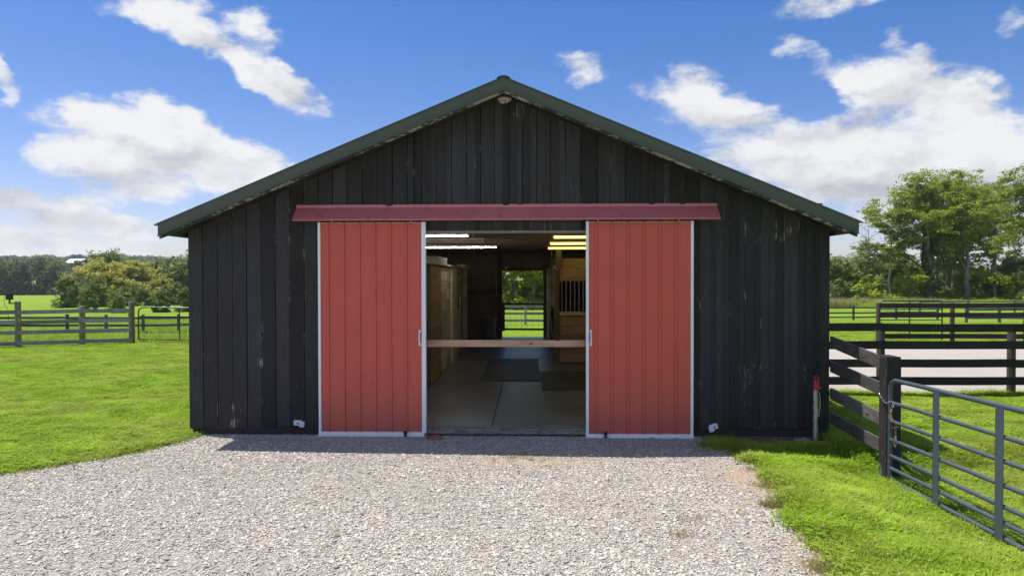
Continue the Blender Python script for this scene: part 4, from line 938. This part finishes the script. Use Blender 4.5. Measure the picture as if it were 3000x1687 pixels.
# seen through the rear doorway
GD = 'trees beyond the pasture seen through the rear doorway'
for i, (x, y, lab) in enumerate([(-6.0, 63, 'tall tree filling the left of the rear doorway view'), (-1.5, 66, 'tall tree behind the others in the rear doorway view'), (3.2, 64, 'tall tree filling the right of the rear doorway view')]): place_tree('pasture_tree', lab, T['roundB'], x, y, .95, i*2., GD)
door_labs = ['bright tree at the left of the view through the rear doorway', 'grey green tree in the view through the rear doorway', 'bright low tree in the middle of the view through the rear doorway', 'mid green tree in the view through the rear doorway', 'grey green tree at the right of the view through the rear doorway']
for i, (k, x, y, s_) in enumerate([('bushB', -3.6, 52, 1.45), ('bushC', -1.2, 54, 1.15), ('bushB', .7, 50, 1.0), ('bushA', 2.4, 54, 1.3), ('bushC', 4.6, 51, 1.2)]):
    place_tree('pasture_tree', door_labs[i], T[k], x, y, s_, i*2.1, GD)
# left hand side
GL = 'trees in the hollow beyond the left fence'
place_tree('bare_tree', 'dead bleached tree with spreading bare limbs in the left hollow', T['deadL'], -70.6, 95, 1.02, .6, GL)
place_tree('yellow_tree', 'big yellow green tree in the left hollow, left half of the pair', T['roundY'], -76.3, 112, 1.0, .5, GL, sxy=1.12)
place_tree('yellow_tree', 'big yellow green tree in the left hollow, right half with visible trunk', T['roundY2'], -70.0, 111, .98, 1.9, GL, sxy=1.18)
place_tree('yellow_tree', 'third yellow green crown behind the pair in the left hollow', T['roundY'], -76.0, 122, 1.02, 4.0, GL, sxy=1.1)
place_tree('shady_bush', 'dark bushy tree below the dead tree beyond the left fence', T['bushA'], -61.1, 80, .95, 1.0, GL, sxy=.8)
place_tree('shady_bush', 'low dark bush between the dead tree and the yellow green tree', T['bushA'], -60.0, 84, .80, 3.0, GL, sxy=.85)
place_tree('shady_bush', 'dark bush in front of the yellow green trees', T['bushA'], -59.0, 90, .70, 5.0, GL, sxy=.9)
place_tree('shady_bush', 'dark bush in front of the right hand yellow green tree', T['bushA'], -66, 98, 0.75, 1.1, GL, sxy=0.9)
place_tree('shady_bush', 'dark bush in front of the left hand yellow green tree', T['bushA'], -72, 101, 0.7, 2.2, GL, sxy=0.84)
place_tree('shady_bush', 'dark bush in front of the trees behind the mesh gate', T['bushA'], -62.5, 100, 0.8, 3.1, GL, sxy=0.96)
place_tree('shady_bush', 'dark bush at the foot of the trees beside the left barn corner', T['bushA'], -57.5, 99, 0.8, 4.4, GL, sxy=0.96)
for i, (x, y, s_, w_) in enumerate([(-39.8, 52, .40, .55), (-37.9, 53, .34, .60), (-36.4, 51, .30, .5), (-33.6, 53, .36, .6), (-32.0, 54, .42, .6), (-29.5, 53, .40, .6)]):
    place_tree('hollow_shrub', 'dark shrub low behind the left fences, '+ORD[i]+' from the left', T['bushA'], x, y, s_*1.3, i*1.9, GL, sxy=w_*.62, zoff=-.12)
place_tree('dark_tree', 'dark green tree right of the yellow green pair', T['dark1'], -71.9, 124, .83, .6, GL, sxy=.62)
place_tree('dark_tree', 'second dark green tree standing behind the mesh gate', T['dark2'], -69.4, 125, .80, 2.2, GL, sxy=.55)
place_tree('green_tree', 'mid green tree close to the left barn corner', T['roundM'], -65.5, 119, .92, 3.9, GL, sxy=.85)
place_tree('green_tree', 'lighter green tree partly hidden by the left barn corner', T['roundM'], -60.2, 116, .95, 5.1, GL)
place_tree('green_tree', 'tall mid green tree rising behind the yellow green pair', T['roundM'], -105.9, 160, 1.18, 2.0, GL, sxy=1.0)
place_tree('green_tree', 'mid green tree between the dead tree and the far woods', T['roundM'], -114.0, 162, .70, 4.4, GL)
GT = 'dark trees along the far edge of the left field'
tl = [(-213.9, 13.1), (-207.6, 12.3), (-202.1, 13.5), (-195.9, 12.0), (-189.6, 13.1), (-184.1, 12.7), (-178.7, 11.3), (-173.5, 9.6), (-167.5, 10.2), (-161.5, 11.8), (-155, 12.2), (-149, 12), (-143, 12), (-137, 12)]
pos = ['cut by the left picture edge', 'just inside the left picture edge', 'above the floodlight', 'second crown right of the floodlight', 'third crown right of the floodlight', 'fourth crown right of the floodlight', 'left of the dead tree', 'right behind the dead tree']
for i, (x, h) in enumerate(tl):
    lab = 'dark tree on far field edge '+(pos[i] if i < len(pos) else 'behind the yellow green trees, '+ORD[i-len(pos)]+' from the dead tree')
    k = ('dark1', 'dark2', 'dark3')[i % 3]; hh = 12 if k == 'dark3' else 13
    place_tree('field_tree', lab, T[k], x, 250+rng.uniform(-4, 4), (h+.9)/hh*.97, i*1.7, GT, sxy=.98)
    place_tree('field_tree', 'shaded second row tree of the far woods, '+ORD[i]+' from the left', T[('dark2', 'dark3', 'dark1')[i % 3]], x+3+rng.uniform(-1, 1), 261, (h+.6)/hh*(.95 if h > 11.4 else .78), i*2.7+1, 'second row of dark trees on the far field edge')

# ------------------------------------------------------------------ scattered ground cover (instanced, one object each)
def make_src(name, V, F, mat):
    me = bpy.data.meshes.new(name); me.from_pydata([tuple(v) for v in V], [], [tuple(f) for f in F]); me.materials.append(mat)
    return bpy.data.objects.new(name, me)
def scatter(name, P, rot, scl, srcs, label, cat, idx=None):
    me = bpy.data.meshes.new(name); n_ = len(P); me.vertices.add(n_); me.vertices.foreach_set('co', np.asarray(P, np.float32).ravel())
    a = me.attributes.new('rot', 'FLOAT_VECTOR', 'POINT'); a.data.foreach_set('vector', np.asarray(rot, np.float32).ravel())
    a = me.attributes.new('scl', 'FLOAT_VECTOR', 'POINT'); a.data.foreach_set('vector', np.asarray(scl, np.float32).ravel())
    if idx is None: idx = np.random.RandomState(1).randint(0, len(srcs), n_)
    a = me.attributes.new('idx', 'INT', 'POINT'); a.data.foreach_set('value', np.asarray(idx, np.int32))
    o = bpy.data.objects.new(name, me); C.objects.link(o); o['kind'] = 'stuff'; o['label'] = label; o['category'] = cat
    ng = bpy.data.node_groups.new(name+'_nodes', 'GeometryNodeTree')
    ng.interface.new_socket('Geometry', in_out='INPUT', socket_type='NodeSocketGeometry'); ng.interface.new_socket('Geometry', in_out='OUTPUT', socket_type='NodeSocketGeometry')
    N, L = ng.nodes, ng.links; gi = N.new('NodeGroupInput'); go = N.new('NodeGroupOutput'); ip = N.new('GeometryNodeInstanceOnPoints')
    jn = N.new('GeometryNodeJoinGeometry')
    for s_ in reversed(srcs):
        oi = N.new('GeometryNodeObjectInfo'); oi.inputs['Object'].default_value = s_; oi.inputs['As Instance'].default_value = True; L.new(oi.outputs['Geometry'], jn.inputs[0])
    def attr(nm, ty):
        q = N.new('GeometryNodeInputNamedAttribute'); q.data_type = ty; q.inputs['Name'].default_value = nm; return q.outputs['Attribute']
    L.new(gi.outputs[0], ip.inputs['Points']); L.new(jn.outputs[0], ip.inputs['Instance']); ip.inputs['Pick Instance'].default_value = True
    L.new(attr('idx', 'INT'), ip.inputs['Instance Index'])
    er = N.new('FunctionNodeEulerToRotation'); L.new(attr('rot', 'FLOAT_VECTOR'), er.inputs[0]); L.new(er.outputs[0], ip.inputs['Rotation']); L.new(attr('scl', 'FLOAT_VECTOR'), ip.inputs['Scale'])
    L.new(ip.outputs[0], go.inputs[0]); md = o.modifiers.new('scatter', 'NODES'); md.node_group = ng
    return o
nr = np.random.RandomState(3)
# gravel
def stone_src(i):
    r = np.random.RandomState(60+i); bm = bmesh.new(); bmesh.ops.create_icosphere(bm, subdivisions=1, radius=1)
    V = [np.array(v.co)*np.array([1, r.uniform(.6, .9), r.uniform(.35, .6)])*(1+r.uniform(-.28, .28)) for v in bm.verts]; F = [[v.index for v in f.verts] for f in bm.faces]; bm.free()
    return make_src('stone_chip', V, F, M['stone'])
stones = [stone_src(i) for i in range(5)]
def pnoise2(q): return np.sin(q[:, 1]*9.1)*np.sin(q[:, 1]*3.7+q[:, 0]*4)
cand = np.stack([nr.uniform(-8.0, 3.2, 330000), -(nr.uniform(0, 1, 330000)**.92)*5.9+.02], 1)
xl = np.interp(-cand[:, 1], [-p[1] for p in G_LEFT][::-1], [p[0] for p in G_LEFT][::-1]); xr_ = np.interp(-cand[:, 1], [-p[1] for p in G_RIGHT], [p[0] for p in G_RIGHT])
edge = nr.normal(0, .09, len(cand))+.06*pnoise2(cand)
keep = (cand[:, 0] > xl+edge) & (cand[:, 0] < xr_+edge)
def pnoise(x, y, s, seed):
    r = np.random.RandomState(seed); out = 0
    for i in range(6):
        a, b, c_ = r.uniform(-1, 1, 2)*s*(1+i*.6), 0, r.uniform(0, 6.28); out = out+np.sin(x*a[0]+y*a[1]+c_)
    return out/6
dirt = np.exp(-(((cand[:, 0]-.25)/1.05)**2+((cand[:, 1]+1.25)/.24)**2))+np.exp(-(((cand[:, 0]-2.55)/.42)**2+((cand[:, 1]+2.0)/.6)**2))+np.exp(-(((cand[:, 0]-2.6)/.25)**2+((cand[:, 1]+4.1)/.5)**2))
keep &= nr.uniform(size=len(cand)) > dirt*1.1
wear = pnoise(cand[:, 0], cand[:, 1], 1.6, 8); keep &= nr.uniform(size=len(cand)) > .55*np.clip(wear*2.4+.3, 0, 1)
cand = cand[keep]; n_ = len(cand)
s_ = .0056*np.exp(nr.normal(0, .42, n_)); s_ = np.clip(s_, .003, .019)
P = np.column_stack([cand, -.115+s_*.25]); rot = np.column_stack([nr.normal(0, .22, n_), nr.normal(0, .22, n_), nr.uniform(0, 6.28, n_)])
scatter('gravel_stones', P, rot, np.column_stack([s_*1.35, s_*1.35, s_*1.35]), stones, 'pale crushed limestone covering the drive before the barn', 'gravel')
# grass tufts
def tuft_src(i, n_blades, h, spread, w, mat, curl=.5, clover=False):
    r = np.random.RandomState(90+i); V = []; F = []
    for k in range(n_blades):
        a = r.uniform(0, 6.28); d = np.array([math.cos(a), math.sin(a), 0]); sd = np.array([-d[1], d[0], 0]); p = r.normal(size=3)*spread; p[2] = -.01
        hh = h*r.uniform(.55, 1.2); c_ = curl*r.uniform(.3, 1.5)*hh; ww = w*r.uniform(.7, 1.3)
        m1 = p+np.array([0, 0, hh*.6])+d*c_*.35; t = p+np.array([0, 0, hh*r.uniform(.7, 1.)])+d*c_
        o = len(V); V += [p-sd*ww, p+sd*ww, m1+sd*ww*.8, m1-sd*ww*.8, t]; F += [(o, o+1, o+2, o+3), (o+3, o+2, o+4)]
    if clover:
        for k in range(7):
            p = r.normal(size=3)*spread; z = h*r.uniform(.35, .7); rr = .012
            for j in range(3):
                a = j*2.09+r.uniform(0, 1); d = np.array([math.cos(a), math.sin(a), .15]); sd = np.array([-d[1], d[0], 0]); c0 = np.array([p[0], p[1], z])
                o = len(V); V += [c0, c0+d*rr+sd*rr*.7, c0+d*rr*1.9, c0+d*rr-sd*rr*.7]; F += [(o, o+1, o+2, o+3)]
    return make_src('grass_tuft', V, F, mat)
lawn_src = [tuft_src(i, 16, .058, .045, .0036, M['grass'], .9, i == 2) for i in range(4)]
rough_src = [tuft_src(10+i, 18, .10, .055, .0038, M['grass'], .9, i % 2 == 0) for i in range(4)]
tall_src = [tuft_src(20+i, 14, .32, .10, .006, M['grass'], .5) for i in range(3)]
dry_src = [tuft_src(30+i, 16, .06, .05, .002, M['dry'], 1.0) for i in range(3)]
drytall_src = [tuft_src(40+i, 18, .75, .25, .014, M['dry'], .4) for i in range(3)]
def grass_field(name, XY, srcs, label, hs=1., var=.25):
    n_ = len(XY); z = terrain(XY[:, 0], XY[:, 1]); nz = pnoise(XY[:, 0], XY[:, 1], 2.4, 4)
    s_ = hs*(1+.45*nz)*nr.uniform(1-var, 1+var, n_)*np.where((XY[:, 0] > 0) & (XY[:, 1] > -1.1) & (XY[:, 1] < .1) & (XY[:, 0] < 4.2), .42, 1.)
    return scatter(name, np.column_stack([XY, z]), np.column_stack([nr.uniform(-.12, .12, n_), nr.uniform(-.12, .12, n_), nr.uniform(0, 6.28, n_)]), np.column_stack([s_*.5+.5*hs, s_*.5+.5*hs, s_]), srcs, label, 'grass')
# left lawn
A = []
def region(n_, x0, x1, y0, y1, f):
    q = np.column_stack([nr.uniform(x0, x1, n_), nr.uniform(y0, y1, n_)]); return q[f(q)]
fl_ = lambda q: (q[:, 0] < -4.30) & (q[:, 0] > -8.5-.62*(q[:, 1]+3.6))
def notdrive(q): 
    xl = np.interp(-q[:, 1], [-p[1] for p in G_LEFT][::-1], [p[0] for p in G_LEFT][::-1]); return (q[:, 0] < xl+nr.normal(0, .03, len(q))) | (q[:, 1] > -.1)
L1 = region(46000, -12, -4.1, -4.2, 2.5, lambda q: notdrive(q) & (q[:, 0] < np.where(q[:, 1] > 0, -4.3, -4.0)) & (q[:, 0] > -9.2-.6*(q[:, 1]+3)))
L2 = region(70000, -17.5, -4.1, 2.5, 13.6, lambda q: (q[:, 0] < -4.3) & (q[:, 0] > -11-.6*(q[:, 1])))
L2 = L2[nr.uniform(size=len(L2)) < np.interp(L2[:, 1], [2.5, 13], [1, .5])]
grass_field('lawn_grass', np.concatenate([L1, L2]), lawn_src, 'short bright mown grass of the left lawn')
L3 = region(9000, -32, -7, 12.5, 26, lambda q: q[:, 0] < -.4*q[:, 1]-1)
grass_field('pasture_grass', L3, tall_src, 'longer sunlit pasture grass behind the left fences', .62)
L3 = region(6000, -32, -7, 18, 34, lambda q: q[:, 0] < -.4*q[:, 1]-1)
grass_field('pasture_grass', L3, tall_src, 'longer grass by the dark pasture fence on the left', 1.0)
SP = np.concatenate([L1, L2]); SP = SP[nr.uniform(size=len(SP)) < .035*(1+pnoise(SP[:, 0], SP[:, 1], 1.8, 12)*2)]+.01
grass_field('lawn_dry_blades', SP, dry_src, 'straw coloured dry blades sprinkled through the left lawn', .8)
SP = np.concatenate([L1, L2]); SP = SP[nr.uniform(size=len(SP)) < .06*np.clip(pnoise(SP[:, 0], SP[:, 1], 1.3, 19)*3, 0, 1)]+.013
grass_field('lawn_tufts', SP, rough_src, 'coarser grass and clover tufts standing above the left lawn', 1.0)
# right verge
def notdriver(q):
    xr = np.interp(-q[:, 1], [-p[1] for p in G_RIGHT], [p[0] for p in G_RIGHT]); return (q[:, 0] > xr+nr.normal(0, .06, len(q))+.07*np.sin(q[:, 1]*7.3)*np.sin(q[:, 1]*2.9+1))
def notsoil(q): return ~((q[:, 1] > -.48+.07*np.sin(q[:, 0]*7)) & (q[:, 0] < 4.12) & (q[:, 0] > 2.95) & (q[:, 1] < .1))
R1 = region(36000, 2.2, 6.4, -5.6, .05, lambda q: notdriver(q) & notsoil(q) & ~((q[:, 0] < 4.28) & (q[:, 1] > -.02)))
grass_field('verge_grass', R1, rough_src, 'lush green grass and clover along the right of the drive', 1.0)
R2 = region(26000, 4.3, 14, 0, 3.12, lambda q: q[:, 0] > 4.32)
R3 = region(9000, 6.4, 12, -5.6, 0, lambda q: q[:, 0] > 6.3)
grass_field('verge_grass', np.concatenate([R2, R3]), lawn_src, 'short green grass between the tube gate and the arena', 1.2)
R4 = region(26000, 5, 34, 12.6, 27, lambda q: q[:, 0] > 4.5)
grass_field('paddock_grass', R4, lawn_src, 'bright mown grass beyond the sand arena', 1.6)
R5 = region(2600, 24, 41, 54, 66, lambda q: q[:, 0] < 41)
grass_field('tall_dry_grass', R5, drytall_src, 'tall straw coloured grass in front of the right hand trees', .9)
R6 = region(5000, 30, 62, 50, 66, lambda q: q[:, 0] > .5*q[:, 1])
grass_field('meadow_grass', R6, tall_src, 'uncut green meadow grass under the right hand trees', 1.8)
fl = [];
for k in range(3):
    r = np.random.RandomState(140+k); V = []; F = []
    for j in range(1):
        p = np.array([r.uniform(-.03, .03), r.uniform(-.03, .03), .085+r.uniform(0, .03)]); o_ = 0
        for a in range(2):
            d = np.array([math.cos(a*1.57), math.sin(a*1.57), 0])*.0055; u = np.array([0, 0, .005]); o_ = len(V); V += [p-d-u, p+d-u, p+d+u, p-d+u]; F += [(o_, o_+1, o_+2, o_+3)]
        o_ = len(V); V += [p+np.array(q) for q in ((-.005, -.005, .003), (.005, -.005, .003), (.005, .005, .003), (-.005, .005, .003))]; F += [(o_, o_+1, o_+2, o_+3)]
    fl.append(make_src('clover_flower', V, F, M['clover']))
SP = R1[nr.uniform(size=len(R1)) < .016]; grass_field('clover_flowers', SP, fl, 'tiny white clover flower heads dotted over the right verge', 1.0)
SP = R1[nr.uniform(size=len(R1)) < .05*(1+pnoise(R1[:, 0], R1[:, 1], 1.8, 5)*2)]+.01; grass_field('verge_dry_blades', SP, dry_src, 'dry blades mixed into the right verge grass', 1.1)
# arena edge weeds
q = np.column_stack([nr.uniform(4.4, 14, 900), 3.12+nr.normal(0, .05, 900)]); grass_field('arena_weeds', q, rough_src, 'dark ragged weeds along the near edge of the arena', 1.2)
# verge fringe: runners and dry thatch at the drive's edges, weeds in the gravel
pl_ = [];
for pts in (jag(G_LEFT[2:], .05, .03), jag(G_RIGHT[:11], .05, .03)): pl_ += pts
pl_ = np.array(pl_); pl_ = np.repeat(pl_, 2, 0)+nr.normal(0, .06, (len(pl_)*2, 2)); grass_field('verge_thatch', pl_[pl_[:, 1] < -.1], dry_src, 'dry straw coloured thatch along the edges of the gravel', 1.0)
w_ = []
for (cx, cy_, k, sp) in [(.55, -1.50, 3, .02), (1.30, -2.05, 4, .03), (1.75, -.75, 3, .02), (1.1, -3.1, 2, .02), (2.2, -3.0, 3, .03)]:
    w_.append(np.column_stack([nr.normal(cx, sp, k), nr.normal(cy_, sp*.6, k)]))
grass_field('gravel_weeds', np.concatenate(w_), rough_src, 'small green weeds growing through the gravel', .36)
w_ = [np.column_stack([nr.normal(cx, sp, k), nr.normal(cy_, sp*.6, k)]) for (cx, cy_, k, sp) in [(2.82, -.45, 130, .13), (2.64, -.50, 40, .08), (3.0, -.75, 70, .14), (3.5, -.64, 40, .12)]]
grass_field('corner_weeds', np.concatenate(w_), rough_src, 'ragged weeds at the wall foot right of the right door', 1.5)
w_ = [np.column_stack([nr.normal(cx, sp, k), nr.normal(cy_, sp*.6, k)]) for (cx, cy_, k, sp) in [(2.6, -4.15, 420, .11), (2.72, -3.3, 200, .10), (2.85, -2.2, 160, .09), (2.9, -1.6, 90, .08), (2.62, -2.8, 120, .06), (2.65, -.7, 60, .08), (.3, -1.15, 30, .25), (1.5, -3.5, 14, .10), (1.72, -3.15, 8, .05)]]
grass_field('dead_grass', np.concatenate(w_), dry_src, 'patches of dead brown grass at the right edge of the gravel', .9)

# ------------------------------------------------------------------ far woods, hills and farm
hill_src = []
for i in range(3):
    r = np.random.RandomState(70+i); n_ = 700; u = r.normal(size=(n_, 3)); u /= np.linalg.norm(u, axis=1)[:, None]; u[:, 2] = np.abs(u[:, 2])*1.1
    u *= (r.uniform(.75, 1.05, n_)*(1+.2*np.sin(u[:, 0]*5+i)*np.sin(u[:, 1]*4)))[:, None]; V, F = leaves_np(u*np.array([4.2, 4.2, 5.0])+np.array([0, 0, 2.5]), .65, r, .4)
    hill_src.append(make_src('far_crown', V, F, M['mid' if i else 'darkleaf']))
hp = region(3200, -560, -90, 330, 760, lambda q: (q[:, 0] < -.30*q[:, 1]) & ~((q[:, 1] < 640) & (np.abs(q[:, 0]/(q[:, 1]+9)+.655) < .055)) & (pnoise(q[:, 0], q[:, 1], .02, 3)+.002*(q[:, 1]-560) > -.12))
z = terrain(hp[:, 0], hp[:, 1]); n_ = len(hp); s_ = nr.uniform(.8, 1.5, n_)
scatter('distant_woods', np.column_stack([hp, z-1.0]), np.column_stack([np.zeros(n_), np.zeros(n_), nr.uniform(0, 6.28, n_)]), np.column_stack([s_, s_, s_]), hill_src, 'hazy wooded hills on the left horizon', 'woods')
hp = region(1500, 40, 420, 240, 420, lambda q: q[:, 0] > .3*q[:, 1]); z = terrain(hp[:, 0], hp[:, 1]); n_ = len(hp); s_ = nr.uniform(.7, 1.2, n_)
scatter('distant_woods', np.column_stack([hp, z-1.0]), np.column_stack([np.zeros(n_), np.zeros(n_), nr.uniform(0, 6.28, n_)]), np.column_stack([s_, s_, s_]), hill_src, 'low distant woods behind the right hand trees', 'woods')
def farm(x, y, zb, L, W_, h, label, ang):
    t = thing('farm_shed', label, 'barn', (x, y, zb)); Mx = Matrix.Translation((x, y, zb)) @ Matrix.Rotation(ang, 4, 'Z')
    MB().box(-L/2, -W_/2, -3, L/2, W_/2, h, Mx).build('wall', M['dark_rail'], t)
    r_ = MB(); r_.add([Mx @ Vector(v) for v in [(-L/2-.5, -W_/2-.6, h), (L/2+.5, -W_/2-.6, h), (L/2+.5, 0, h+W_*.33), (-L/2-.5, 0, h+W_*.33), (L/2+.5, W_/2+.6, h), (-L/2-.5, W_/2+.6, h)]], [(0, 1, 2, 3), (3, 2, 4, 5)]); r_.build('roof', M['white'], t)
farm(-409, 600, 13.4, 15, 11, 3.4, 'far long farm shed with bright white roof on the left skyline', -.1)
farm(-368, 575, 11.6, 14, 10, 2.6, 'second far farm shed with white roof, lower and partly hidden by trees', .05)

# ------------------------------------------------------------------ air
hz = bpy.data.materials.new('haze_air'); hz.use_nodes = True; t_ = hz.node_tree; t_.nodes.clear()
v_ = t_.nodes.new('ShaderNodeVolumePrincipled'); v_.inputs['Density'].default_value = .0002; v_.inputs['Color'].default_value = (.82, .90, 1, 1); v_.inputs['Anisotropy'].default_value = .2
o_ = t_.nodes.new('ShaderNodeOutputMaterial'); t_.links.new(v_.outputs[0], o_.inputs['Volume'])
hb = MB().box(-1600, -1000, -12, 1600, 2600, 60).build('haze', hz); hb['kind'] = 'stuff'; hb['label'] = 'thin summer haze over the whole landscape'; hb['category'] = 'haze'
